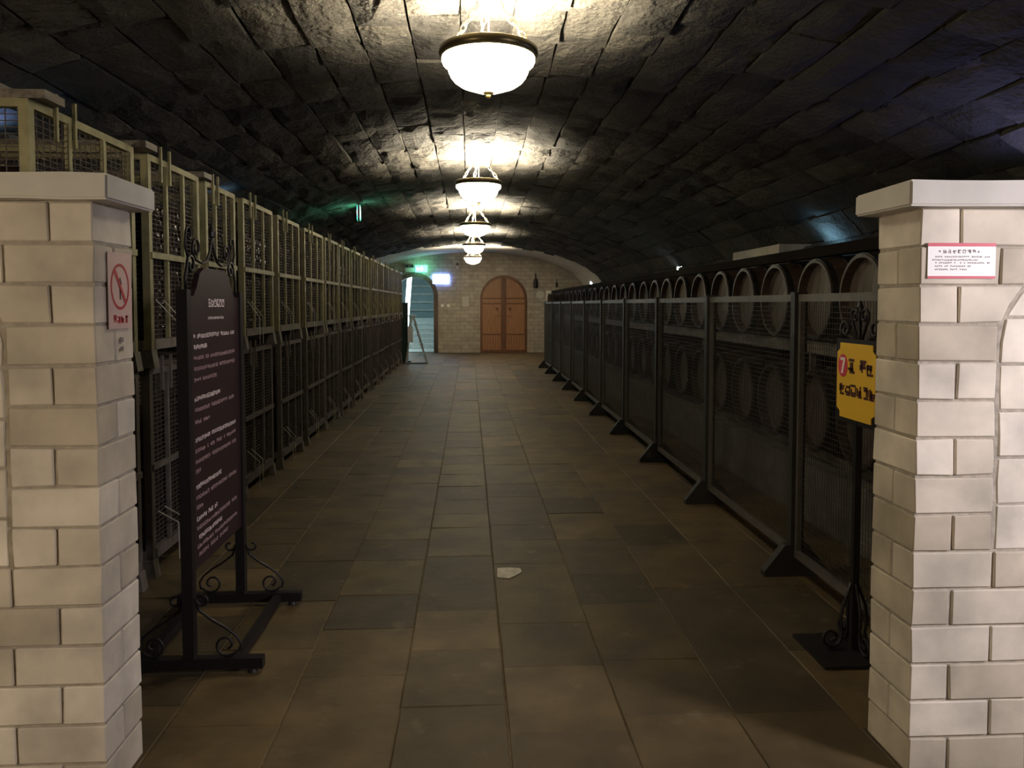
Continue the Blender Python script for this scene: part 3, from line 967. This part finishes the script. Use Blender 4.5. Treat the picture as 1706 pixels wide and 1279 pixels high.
# board with shouldered arched top
ya, yb = YA + .022, YB - .022
ym = (ya + yb) / 2
top = [(ya, 1.53), (ya + .06, 1.535), (ya + .1, 1.57), (ya + .14, 1.63), (ya + .2, 1.655), (yb - .2, 1.655), (yb - .14, 1.63), (yb - .1, 1.57), (yb - .06, 1.535), (yb, 1.53)]
bd = MB().prism([(yb, 0.405), (ya, 0.405)] + top, lambda a, b, d: (d, a, b), SX - .012, SX + .012).build('board', 'board', bs, BO, fixn=True)
rs = random.Random(77)
fnb = lambda a, b, d: (SX + .012 + d, a, b)
mb = MB()
tw = 0.2
for k in range(6):                                   # heading
    strokes(mb, fnb, ym - 0.1 + k * 0.037, 1.49, 0.034, rs, 0.16, .0012)
for k in range(16):                                  # small line under it
    strokes(mb, fnb, ym - 0.105 + k * 0.0135, 1.435, 0.0115, rs, 0.13, .001)
tag(mb.build('heading', 'letter', bd, BO), kind='stuff')
lines = [(1.36, 34, 1, 1), (1.315, 10, 1, 1), (1.27, 34, 0, .95), (1.225, 34, 0, 1), (1.18, 18, 0, .9), (1.10, 20, 1, 1), (1.055, 33, 0, 1), (1.005, 11, 0, 1),
         (0.93, 33, 1, 1), (0.885, 34, 0, 1), (0.84, 33, 0, 1), (0.80, 4, 0, 1), (0.735, 20, 1, 1), (0.69, 34, 0, 1), (.65, 5, 0, 1), (0.60, 17, 1, 1), (.562, 34, 0, 1), (0.52, 20, 1, 1), (.485, 33, 0, 1), (.45, 25, 0, 1)]
for (z, n_, bold, _) in lines:
    mb = MB()
    c = 0.0205
    for k in range(int(n_ * .82)):
        if rs.random() < 0.06: continue
        strokes(mb, fnb, ya + 0.05 + k * c, z, 0.0185 if bold else 0.0165, rs, 0.17 if bold else 0.12, .001)
    tag(mb.build('text_line', 'letter' if bold else 'letter_red', bd, BO), kind='stuff')
# wrought scrolls above the board
for sg in (-1, 1):
    fn = lambda a, b, sg=sg: (SX, ym + sg * a, b)
    p = [fn(.33, 1.56), fn(.335, 1.61), fn(.31, 1.66)] + curl((.265, 1.66), .045, .012, 0.2, PI * 2.3, fn, 20)
    MB().tube(p, .006, 6).build('scroll', 'iron', bs, BO, smooth=True)
    p = curl((.2, 1.735), .016, .05, PI * 2.2, -PI * .5, fn, 20) + [fn(.13, 1.675), fn(.07, 1.69), fn(.03, 1.73), fn(0.0, 1.80)]
    MB().tube(p, .006, 6).build('scroll', 'iron', bs, BO, smooth=True)
    p = [fn(.30, 1.69), fn(.33, 1.735), fn(.32, 1.78)] + curl((.285, 1.785), .036, .012, 0, PI * 1.9, fn, 16)
    MB().tube(p, .005, 6).build('scroll', 'iron', bs, BO, smooth=True)
MB().lathe([(0, 1.79), (.014, 1.8), (.016, 1.82), (.006, 1.85), (0, 1.87)], 10, (SX, ym, 0)).build('finial', 'iron', bs, BO)

# ------------------------------------------------------------------ yellow sign on an iron stand
YX, YY = 1.66, 3.235
ys_ = empty('yellow_sign_stand', (YX, YY, 0))
YO = ys_.location.copy()
tag(ys_, 'yellow sign with a red 7 on a black iron stand by the fence', 'sign stand')
MB().box(1.456, YX + .1, 3.065, 3.39, 0, 0.012).build('base_plate', 'iron', ys_, YO)
MB().box(YX - .014, YX + .014, YY - .014, YY + .014, 0.012, 1.0).build('pole', 'iron', ys_, YO)
sw = 0.165
fny = lambda a, b, d: (YX - .014 - d, YY - a, b)      # a runs left to right as read from the aisle
MB().box(YX - .012, YX + .012, YY - sw - .02, YY + sw + .02, 0.985, 1.35).build('frame', 'iron', ys_, YO)
yp = [(-sw + .03, 1.005), (sw - .03, 1.005), (sw - .03, 1.03), (sw, 1.045), (sw, 1.29), (sw - .025, 1.305), (sw - .025, 1.332), (-sw + .025, 1.332), (-sw + .025, 1.305), (-sw, 1.29), (-sw, 1.045), (-sw + .03, 1.03)]
ypn = MB().prism(yp, fny, -.002, .002).build('panel', 'yellow', ys_, YO, fixn=True)
MB().prism([(-.11 + .042 * math.cos(2 * PI * i / 24), 1.232 + .05 * math.sin(2 * PI * i / 24)) for i in range(24)], fny, .002, .004).build('red_disc', 'red', ypn, YO, fixn=True)
MB().prism([(-.13, 1.268), (-.13, 1.255), (-.104, 1.255), (-.122, 1.198), (-.108, 1.198), (-.089, 1.255), (-.089, 1.268)], fny, .004, .005).build('numeral_7', 'paper', ypn, YO, fixn=True)
for nm, cells in (('print_line', [(-.062, 1.205, .06), (.035, 1.205, .06), (.095, 1.205, .055)]), ('print_line', [(-.14 + .052 * k, 1.105, .05) for k in range(6)])):
    mb = MB()
    for (a, b, s_) in cells:
        strokes(mb, lambda p, q, d: fny(p, q, .002 + d), a, b, s_, rs, .2, .0012)
    tag(mb.build(nm, 'black_print', ypn, YO), kind='stuff')
for sg in (-1, 1):
    fn = lambda a, b, sg=sg: (YX, YY + sg * a, b)
    p = [fn(.15, 1.35), fn(.165, 1.39)] + curl((.125, 1.39), .04, .012, 0, PI * 2.2, fn, 18)
    MB().tube(p, .007, 6).build('scroll', 'iron', ys_, YO, smooth=True)
    p = [fn(.02, 1.35), fn(.05, 1.40), fn(.07, 1.44)] + curl((.04, 1.45), .034, .01, 0, PI * 2.1, fn, 18)
    MB().tube(p, .007, 6).build('scroll', 'iron', ys_, YO, smooth=True)
    for ax in (0, 1):
        fq = (lambda a, b, sg=sg: (YX + sg * a, YY, b)) if ax else fn
        p = [fq(.012, .30), fq(.03, .25), fq(.05, .2), fq(.058, .14), fq(.05, .08), fq(.06, .04)] + curl((.1, .062), .045, .014, -2.4, PI * 1.5, fq, 20)
        MB().tube(p, .0065, 6).build('scroll', 'iron', ys_, YO, smooth=True)
MB().lathe([(0, 1.46), (.012, 1.47), (.014, 1.49), (0, 1.52)], 10, (YX, YY, 0)).build('finial', 'iron', ys_, YO)
MB().box(YX - .006, YX + .006, YY - .006, YY + .006, 1.35, 1.465).build('top_rod', 'iron', ys_, YO)

# ------------------------------------------------------------------ paper notices on the pillars
nt_ = empty('paper_notice', (1.522, 2.345, 1.58))
tag(nt_, 'white paper notice with red edge strips on the stone pillar', 'notice')
NO = nt_.location.copy()
fnn = lambda a, b, d: (a, 2.3465 - d, b)
nsh = MB().prism([(1.414, 1.580), (1.631, 1.580), (1.631, 1.69), (1.414, 1.69)], fnn, 0, .0016).build('sheet', 'paper', nt_, NO, fixn=True)
MB().prism([(1.414, 1.679), (1.631, 1.679), (1.631, 1.69), (1.414, 1.69)], fnn, .0016, .0022).build('red_strip', 'red', nsh, NO, fixn=True)
MB().prism([(1.414, 1.580), (1.631, 1.580), (1.631, 1.588), (1.414, 1.588)], fnn, .0016, .0022).build('red_strip', 'red', nsh, NO, fixn=True)
mb = MB()
fl = lambda a, b, d: fnn(a, b, .0016 + d)
for k in range(9):
    if k in (0, 8): strokes(mb, fl, 1.448 + k * .0155, 1.6605, .006, rs, .2, .0006)
    else: strokes(mb, fl, 1.447 + k * .0155, 1.658, .0115, rs, .15, .0006)
tag(mb.build('heading', 'grey_print', nsh, NO), kind='stuff')
for j, (z, x0, n_) in enumerate([(1.645, 1.437, 29), (1.635, 1.428, 24), (1.626, 1.437, 29), (1.616, 1.437, 20), (1.606, 1.437, 17)]):
    mb = MB()
    for k in range(n_):
        if rs.random() < .1: continue
        strokes(mb, fl, x0 + k * .0061, z, .005, rs, .15, .0005)
    tag(mb.build('text_line', 'grey_print', nsh, NO), kind='stuff')

ns = empty('no_flame_sign', (-1.09, 2.5, 1.42))
tag(ns, 'faded no open flame sign with red ring on the pillar side', 'sign')
SO = ns.location.copy()
fns = lambda a, b, d: (-1.0885 + d, a, b)
fsh = MB().prism([(2.42, 1.425), (2.583, 1.425), (2.583, 1.66), (2.42, 1.66)], fns, 0, .0015).build('sheet', 'pink_paper', ns, SO, fixn=True)
cyc, czc, R1, R2 = 2.50, 1.555, .064, .056
mb = MB()
n = 32
ring = [fns(cyc + r_ * math.cos(2 * PI * i / n), czc + r_ * 1.12 * math.sin(2 * PI * i / n), d_) for r_, d_ in ((R1, .0015), (R2, .0015), (R1, .0025), (R2, .0025)) for i in range(n)]
mb.add(ring, [(2 * n + i, 2 * n + (i + 1) % n, 3 * n + (i + 1) % n, 3 * n + i) for i in range(n)] + [(i, (i + 1) % n, 2 * n + (i + 1) % n, 2 * n + i) for i in range(n)] + [(n + i, n + (i + 1) % n, 3 * n + (i + 1) % n, 3 * n + i) for i in range(n)])
mb.build('red_ring', 'red_print', fsh, SO, fixn=True)
s2 = math.sqrt(.5)
MB().prism([(cyc - .05 * s2 - .006, czc + .064 * s2), (cyc - .05 * s2 + .006, czc + .064 * s2 + .006), (cyc + .05 * s2 + .006, czc - .064 * s2), (cyc + .05 * s2 - .006, czc - .064 * s2 - .006)], fns, .0025, .0032).build('red_slash', 'red_print', fsh, SO, fixn=True)
MB().prism([(cyc - .004, czc - .04), (cyc + .004, czc - .04), (cyc + .004, czc + .005), (cyc - .004, czc + .005)], fns, .0015, .0022).build('match_stick', 'black_print', fsh, SO, fixn=True)
MB().prism([(cyc - .007, czc - .002), (cyc + .006, czc - .002), (cyc + .012, czc + .01), (cyc + .002, czc + .03), (cyc - .012, czc + .012)], fns, .0015, .0022).build('flame', 'black_print', fsh, SO, fixn=True)
mb = MB()
for k in range(4):
    strokes(mb, lambda a, b, d: fns(a, b, .0015 + d), 2.448 + k * .027, 1.443, .024, rs, .22, .0008)
tag(mb.build('red_lettering', 'red_print', fsh, SO), kind='stuff')
cl = empty('stencilled_mark', (-1.09, 2.51, 1.35))
tag(cl, 'two small dark characters marked below the no flame sign', 'lettering')
for zz in (1.375, 1.35):
    mb = MB()
    strokes(mb, fns, 2.497, zz, .022, rs, .16, .001)
    tag(mb.build('character', 'grey_print', cl, cl.location.copy()), kind='stuff')

# ------------------------------------------------------------------ arched wooden door
door = empty('door_1', (DX, Y_END, 0))
tag(door, 'brown arched double wooden door in the end wall', None, None, 'structure')
DO = door.location.copy()
fd = lambda a, b, d: (a, Y_END + d, b)
def ring_poly(xc, r0, r1, spring, n=20):
    out = [(xc - r0, 0)] + [(xc - r0 * math.cos(PI * i / n), spring + r0 * math.sin(PI * i / n)) for i in range(n + 1)] + [(xc + r0, 0)]
    inn = [(xc + r1, 0)] + [(xc + r1 * math.cos(PI * i / n), spring + r1 * math.sin(PI * i / n)) for i in range(n + 1)] + [(xc - r1, 0)]
    return out + inn
MB().prism(ring_poly(DX, DR, DR - .075, DS), fd, -.03, .16).build('door_frame', 'door_dark', door, DO, fixn=True)
MB().box(DX - DR + .075, DX + DR - .075, Y_END - .01, Y_END + .12, 0, .09).build('threshold', 'door_dark', door, DO)
RI = DR - .075
for sg in (-1, 1):
    def X(u, sg=sg): return DX + sg * u
    half = [(X(.004), .09), (X(RI), .09)] + [(X(RI * math.cos(PI / 2 * i / 12)), DS + RI * math.sin(PI / 2 * i / 12)) for i in range(12)] + [(X(.004), DS + RI)]
    leaf = MB().prism(half, fd, .05, .1).build('door_leaf', 'door_wood', door, DO, fixn=True)
    LO = DO
    MB().box(min(X(.004), X(.085)), max(X(.004), X(.085)), Y_END + .02, Y_END + .05, .09, DS + RI - .01).build('stile', 'door_dark', leaf, LO)
    for z in (1.687, 1.525, .565):
        MB().box(min(X(.085), X(RI)), max(X(.085), X(RI)), Y_END + .028, Y_END + .05, z - .022, z + .022).build('rail', 'door_dark', leaf, LO)
    for k in range(1, 7):
        MB().box(X(.085 + (RI - .085) * k / 7) - .006, X(.085 + (RI - .085) * k / 7) + .006, Y_END + .04, Y_END + .05, .09, .543).build('batten', 'door_dark', leaf, LO)
    em = [(X(.2), 1.28), (X(.15), 1.36), (X(.15), 1.40), (X(.25), 1.40), (X(.25), 1.36)]
    MB().prism(em, fd, .04, .05).build('emblem', 'emblem', leaf, LO, fixn=True)
    mb = MB()
    for k in range(3):
        strokes(mb, lambda a, b, d: (a, Y_END + .05 - d, b), X(.17) - .09 + k * .06, 1.11, .045, rs, .2, .006)
    tag(mb.build('lettering', 'emblem', leaf, LO), kind='stuff')
    if sg == 1:
        MB().lathe([(0, -.03), (.02, -.028), (.028, -.01), (.02, .006), (.012, .02), (.012, .05)], 14, (DX + .14, Y_END + .03, 1.0), axis=1).build('knob', 'aluminium', leaf, LO, smooth=True, fixn=True)

# open doorway frame
dw = MB().prism(ring_poly(OPX, OPR + .13, OPR, OPS), fd, -.05, .36).build('door_2', 'jamb', fixn=True)
tag(dw, 'dark wooden frame of the open arched doorway to the stairs', None, None, 'structure')

# ------------------------------------------------------------------ stairwell beyond the doorway
y0, y1, x0, x1 = Y_END + .35, 29.6, -3.6, -0.6
for nm, b in (('floor_stairs', (x0, x1, Y_END + .35, y1, -.2, -.004)), ('ceiling_stairs', (x0 - .2, x1 + .2, y0, y1 + .2, 2.9, 3.1)), ('wall_stairs_left', (x0 - .2, x0, y0, y1 + .2, -.2, 2.9)),
              ('wall_stairs_right', (x1, x1 + .2, y0, y1 + .2, -.2, 2.9)), ('wall_stairs_back', (x0, x1, y1, y1 + .2, -.2, 2.9))):
    o = MB().box(*b).build(nm, 'stair' if 'floor' in nm else 'stair_wall')
    tag(o, 'pale teal painted %s of the stairwell beyond the doorway' % nm.split('_')[0], None, None, 'structure')
st = empty('staircase', (-2.0, 27.6, 0))
tag(st, 'pale concrete stairs seen through the open doorway', 'stairs')
STO = st.location.copy()
for k in range(6):
    MB().box(x0 + .02, x1 - .02, 26.6 + .3 * k, 26.6 + .3 * (k + 1) if k < 5 else 29.55, 0, .165 * (k + 1)).build('step', 'stair', st, STO)
    MB().box(x0 + .02, x1 - .02, 26.58 + .3 * k, 26.62 + .3 * k, .165 * (k + 1), .165 * (k + 1) + .012).build('nosing', 'white', st, STO)
for k in range(5):
    o = MB().box(-2.35, -0.62, 29.54, 29.59, 1.25 + .3 * k, 1.33 + .3 * k).build('wall_batten', 'stair', st, STO)
tb = empty('lit_column', (-2.05, 25.6, 0))
tag(tb, 'lit column edge in the stairwell, built as a leaning glowing tube', 'lamp')
MB().tube([(-2.12, 25.6, 0.02), (-1.93, 25.6, 2.5)], .075, 12).build('tube', 'tube', tb, tb.location.copy(), smooth=True)  # lit edge of a column, its brightness put in as glow
MB().lathe([(0, 0), (.14, 0), (.14, .02), (.04, .05), (0, .05)], 16, (-2.12, 25.6, 0)).build('base', 'plastic', tb, tb.location.copy())
cl_ = empty('assumed_ceiling_light', (-2.0, 27.0, 2.9))  # assumed lamp, out of view, for the stairwell's teal light
tag(cl_, 'assumed unseen white ceiling light of the stairwell', 'lamp')
MB().box(-2.6, -1.4, 26.9, 27.1, 2.86, 2.9).build('housing', 'white', cl_, cl_.location.copy())
ld = bpy.data.lights.new('stair_light', 'AREA'); ld.energy = STAIR_W; ld.color = (0.62, 0.9, 1.0); ld.shape = 'RECTANGLE'; ld.size = 1.2; ld.size_y = .2
lo = bpy.data.objects.new('stair_light', ld); COL.objects.link(lo); lo.parent = cl_; lo.location = (0, 0, -.05)

# ------------------------------------------------------------------ aluminium ladder and green board by the doorway
la = empty('step_ladder', (-1.3, 19.9, 0))
tag(la, 'aluminium folding step ladder standing open before the doorway', 'ladder')
LAO = la.location.copy()
for dy in (0.0, .34):
    y = 19.75 + dy
    MB().bar((-1.40 - dy * .15, y, 1.2), (-1.06 - dy * .1, y, 0.0), .035, .022, (0, 1, 0)).build('rail', 'aluminium', la, LAO)
    MB().bar((-1.44 - dy * .15, y, 1.2), (-1.60, y, 0.0), .028, .02, (0, 1, 0)).build('rear_leg', 'aluminium', la, LAO)
for k in range(4):
    z = .24 + .25 * k
    x = -1.06 - .34 * z / 1.2 - .02
    MB().box(x - .05, x + .03, 19.76, 20.08, z - .012, z + .012).build('tread', 'aluminium', la, LAO)
MB().box(-1.56, -1.36, 19.72, 20.12, 1.2, 1.225).build('top_step', 'plastic', la, LAO)
MB().bar((-1.6, 19.74, .02), (-1.07, 19.74, .02), .025).build('spreader', 'black', la, LAO)
MB().box(-1.55, -1.42, 19.73, 19.745, .55, .95).build('sticker_plate', 'white', la, LAO)
gb = empty('green_board', (-1.68, 20.45, 0))
tag(gb, 'dark green upright board at the far end of the cages', 'board')
GO = gb.location.copy()
MB().box(-1.78, -1.60, 20.35, 20.55, .04, 1.52).build('panel', 'green_board', gb, GO)
MB().box(-1.8, -1.52, 20.3, 20.6, 0, .04).build('foot', 'green_board', gb, GO)
MB().box(-1.79, -1.59, 20.34, 20.56, 1.52, 1.55).build('cap', 'black', gb, GO)

# ------------------------------------------------------------------ lit signs and small things on the end wall
def exit_sign(loc, rz, label, hang, wdt=.34, hgt=.2):
    r_ = empty('exit_sign', loc, rz)
    tag(r_, label, 'exit sign')
    MB().box(-wdt / 2 - .01, wdt / 2 + .01, -.018, .018, -hgt / 2 - .01, hgt / 2 + .01).build('case', 'plastic', r_)
    for sg in (-1, 1):
        lf = MB().box(-wdt / 2, wdt / 2, min(sg * .018, sg * .022), max(sg * .018, sg * .022), -hgt / 2, hgt / 2).build('lit_face', 'green_glow', r_)
        ff = lambda a, b, d, sg=sg: (a, sg * (.022 + d), b)
        # running figure and arrow, as pale shapes on the green face
        mb = MB()
        mb.prism([(-.03, .03), (.0, .05), (.03, .02), (.06, -.0), (.05, -.015), (.02, .0), (.01, -.02), (.035, -.07), (.015, -.075), (-.015, -.025), (-.07, -.05), (-.07, -.03), (-.03, -.005)], ff, 0, .002)
        mb.prism([(.012 + .018 * math.cos(i * PI / 5), .07 + .018 * math.sin(i * PI / 5)) for i in range(10)], ff, 0, .002)
        mb.prism([(-.15, .0), (-.11, .04), (-.11, .015), (-.085, .015), (-.085, -.015), (-.11, -.015), (-.11, -.04)], ff, 0, .002)
        mb.build('running_figure', 'exit_white', lf, fixn=True)
    for x in (-wdt * .3, wdt * .3):
        MB().box(x - .006, x + .006, -.006, .006, hgt / 2 + .01, hgt / 2 + .01 + hang).build('hanger', 'plastic', r_)
    return r_
exit_sign((-1.46, 24.0, 2.585), 0, 'green lit exit sign above the open doorway', .14, .36, .2)
exit_sign((-1.57, 11.3, 2.80), PI / 2 + .12, 'green lit exit sign hanging edge-on from the vault', .03, .34, .18)

scn = empty('lit_sign', (-.87, Y_END, 2.28))
tag(scn, 'blue-white lit information sign on the brick end wall', 'lit sign')
MB().box(-.25, .25, -.012, 0, -.14, .14).build('case', 'plastic', scn)
lfs = MB().box(-.255, .255, -.055, -.012, -.145, .145).build('lit_face', 'screen_dim', scn)
for z in (-.085, .0, .085):
    MB().box(-.21, .21, -.058, -.055, z - .03, z + .03).build('lit_row', 'screen', lfs)
em = empty('emergency_light', (-1.83, Y_END, 2.58))
tag(em, 'twin-head emergency light box above the doorway', 'lamp')
MB().box(-.13, .13, -.07, 0, -.085, .05).build('case', 'plastic', em)
for x in (-.08, .08):
    MB().lathe([(0, .03), (.045, .025), (.05, -.02), (.04, -.03), (0, -.03)], 14, (x, -.06, .1), axis=1).build('lamp_head', 'black', em, fixn=True)
    MB().box(x - .008, x + .008, -.055, -.04, .045, .07).build('bracket', 'black', em)
cm = empty('wall_sensor', (-.366, Y_END, 2.72))
tag(cm, 'small black camera on a pale box on the end wall', 'camera')
MB().box(-.04, .04, -.06, 0, -.12, -.02).build('mount_box', 'plastic', cm)
MB().lathe([(0, -.1), (.035, -.1), (.04, -.02), (.03, 0), (0, 0)], 14, (0, 0, .025), axis=1).build('camera_head', 'black', cm, fixn=True)
for x in (-.835, -.649):
    s_ = empty('light_switch', (x, Y_END, 1.463))
    tag(s_, 'small pale switch plate on the brick end wall', 'switch', 'pair of switch plates on the end wall')
    MB().box(-.043, .043, -.012, 0, -.043, .043).build('plate', 'white', s_)
    MB().box(-.018, .018, -.018, -.012, -.025, .025).build('rocker', 'paper', s_)
nw = empty('wall_notice', (-.12, Y_END, 1.593))
tag(nw, 'framed pale notice left of the arched wooden door', 'notice')
MB().box(-.10, .10, -.012, 0, -.15, .15).build('sheet', 'plastic', nw)
for k in range(6):
    mb = MB()
    for j in range(6): strokes(mb, lambda a, b, d: (a, -.012 - d, b), -.08 + j * .027, .1 - k * .04, .02, rs, .14, .002)
    tag(mb.build('text_line', 'grey_print', nw), kind='stuff')
dc = empty('round_plaque', (2.209, Y_END, 1.80))
tag(dc, 'pale round plaque on the end wall right of the door', 'plaque')
MB().lathe([(0, -.02), (.12, -.02), (.135, -.01), (.135, 0), (0, 0)], 28, axis=1).build('disc', 'plastic', dc, fixn=True)
wsn = empty('white_sign', (2.575, Y_END, 1.75))
tag(wsn, 'white rectangular sign right of the round plaque', 'sign')
MB().box(-.18, .18, -.02, 0, -.18, .18).build('panel', 'paper', wsn)
for k in range(4):
    mb = MB()
    for j in range(7): strokes(mb, lambda a, b, d: (a, -.02 - d, b), -.13 + j * .038, .08 - k * .065, .028, rs, .16, .002)
    tag(mb.build('text_line', 'grey_print', wsn), kind='stuff')
for (x, z, s_, lb) in ((2.06, 2.0, 1.0, 'dark bottle-shaped wall ornament right of the wooden door'), (2.715, 2.03, .55, 'small dark bottle-shaped ornament above the white sign')):
    r_ = empty('bottle_ornament', (x, Y_END - .07, z))
    tag(r_, lb, 'ornament')
    MB().lathe([(0, 0), (.055 * s_, 0), (.06 * s_, .02), (.06 * s_, .22 * s_), (.02 * s_, .32 * s_), (.018 * s_, .46 * s_), (0, .47 * s_)], 16).build('body', 'iron', r_, smooth=True, fixn=True)
    MB().box(-.02, .02, .0, .07, .08 * s_, .12 * s_).build('bracket', 'iron', r_)

# ------------------------------------------------------------------ assumed flood lamps behind the barrels and cages
MB_b = MB().box(XR - .42, XR, 7.9, 9.3, 0, 2.12)
bt = MB_b.build('trim_1', 'plaster'); tag(bt, 'pale plastered pier against the right wall behind the barrels', None, None, 'structure')
def flood(loc, rz, label, mat, col, watt, tilt=0.6, s_=1.0):
    r_ = empty('assumed_flood_lamp', loc, rz)
    tag(r_, label, 'flood lamp')
    n_ = Vector((-math.sin(tilt), 0, math.cos(tilt)))
    ux = Vector((0, 1, 0)); uz = n_.cross(ux)
    def fn(a, b, d): return tuple(Vector((0, 0, .14 * s_)) + ux * a + uz * b + n_ * d)
    MB().prism([(-.15 * s_, -.09 * s_), (.15 * s_, -.09 * s_), (.15 * s_, .09 * s_), (-.15 * s_, .09 * s_)], fn, -.03, .03).build('housing', 'housing', r_, fixn=True)
    MB().prism([(-.135 * s_, -.08 * s_), (.135 * s_, -.08 * s_), (.135 * s_, .08 * s_), (-.135 * s_, .08 * s_)], fn, .03, .034).build('lens', mat, r_, fixn=True)
    for y in (-.1, .1):
        MB().bar((0, y * s_, 0), (0, y * s_, .12 * s_), .015).build('bracket', 'housing', r_)
    if watt:
        ld = bpy.data.lights.new('flood_light', 'SPOT'); ld.energy = watt; ld.color = col; ld.spot_size = 2.6; ld.spot_blend = .6; ld.shadow_soft_size = .08
        lo = bpy.data.objects.new('flood_light', ld); COL.objects.link(lo); lo.parent = r_
        lo.location = Vector((0, 0, .14 * s_)) + n_ * .06
        lo.rotation_euler = n_.to_track_quat('-Z', 'Y').to_euler()
    return r_
bt = MB().box(XR - .42, XR, 6.5, 7.9, 0, 1.88).build('trim_3', 'plaster'); tag(bt, 'added lower step of the plastered pier behind the barrels', None, None, 'structure')  # step put in only to carry the assumed flood lamp
flood((XR - .32, 7.3, 1.88), 0, 'assumed blue flood lamp on the plastered pier behind the barrels', 'flood', (0.3, 0.65, 1.0), BLUE_W, -.8, .8)  # assumed source of the blue light behind the barrels

def wall_led(loc, label, mat, s_):
    r_ = empty('wall_lamp', loc)
    tag(r_, label, 'wall lamp')
    MB().box(-.03, 0, -.12 * s_, .12 * s_, -.1 * s_, .1 * s_).build('backplate', 'housing', r_)
    MB().prism([(-.11 * s_, .09 * s_), (.11 * s_, .09 * s_), (.05 * s_, -.09 * s_), (-.05 * s_, -.09 * s_)], lambda a, b, d: (d, a, b), -.06, -.03).build('lens', mat, r_, fixn=True)
    mb = MB()
    for i in range(-2, 3):
        mb.box(-.066, -.06, .04 * i * s_ - .006, .04 * i * s_ + .006, -.085 * s_, .09 * s_)
    for i in range(-1, 3):
        mb.box(-.066, -.06, -.1 * s_, .1 * s_, .035 * i * s_ - .003, .035 * i * s_ + .003)
    mb.build('grille', 'plastic', r_)
    return r_
wall_led((XR - .02, 13.0, 2.08), 'white grilled wall lamp glowing just above the barrels', 'led', 1.3)
wall_led((XR - .02, 22.6, 2.12), 'small white wall lamp by the far end of the barrels', 'led', .8)
flood((XL + .85, 8.2, 2.31), PI, 'assumed blue flood lamp on top behind the wire cages', 'flood', (0.3, 0.55, 1.0), BLUE_W * .8, -.45, 1.0)  # assumed source of the bluish tone in the left vault
bt = MB().box(XR - .42, XR, 3.6, 4.8, 0, 1.88).build('trim_4', 'plaster'); tag(bt, 'added low plastered pier against the right wall beside the stone pillar', None, None, 'structure')  # pier put in only to carry the added flood lamp
flood((XR - .36, 4.2, 1.88), 0, 'added unseen blue flood lamp on the low pier beside the stone pillar', 'flood', (0.42, 0.42, 1.0), BLUE_W * 1.9, .9, .8)  # added lamp that turns the near right vault navy
flood((XL + .75, 4.7, 2.31), PI, 'added second blue flood lamp on top behind the first wire cages', 'flood', (0.3, 0.4, 1.0), BLUE_W * .35, -.2, .8)  # added lamp, bluish tone for the near left vault
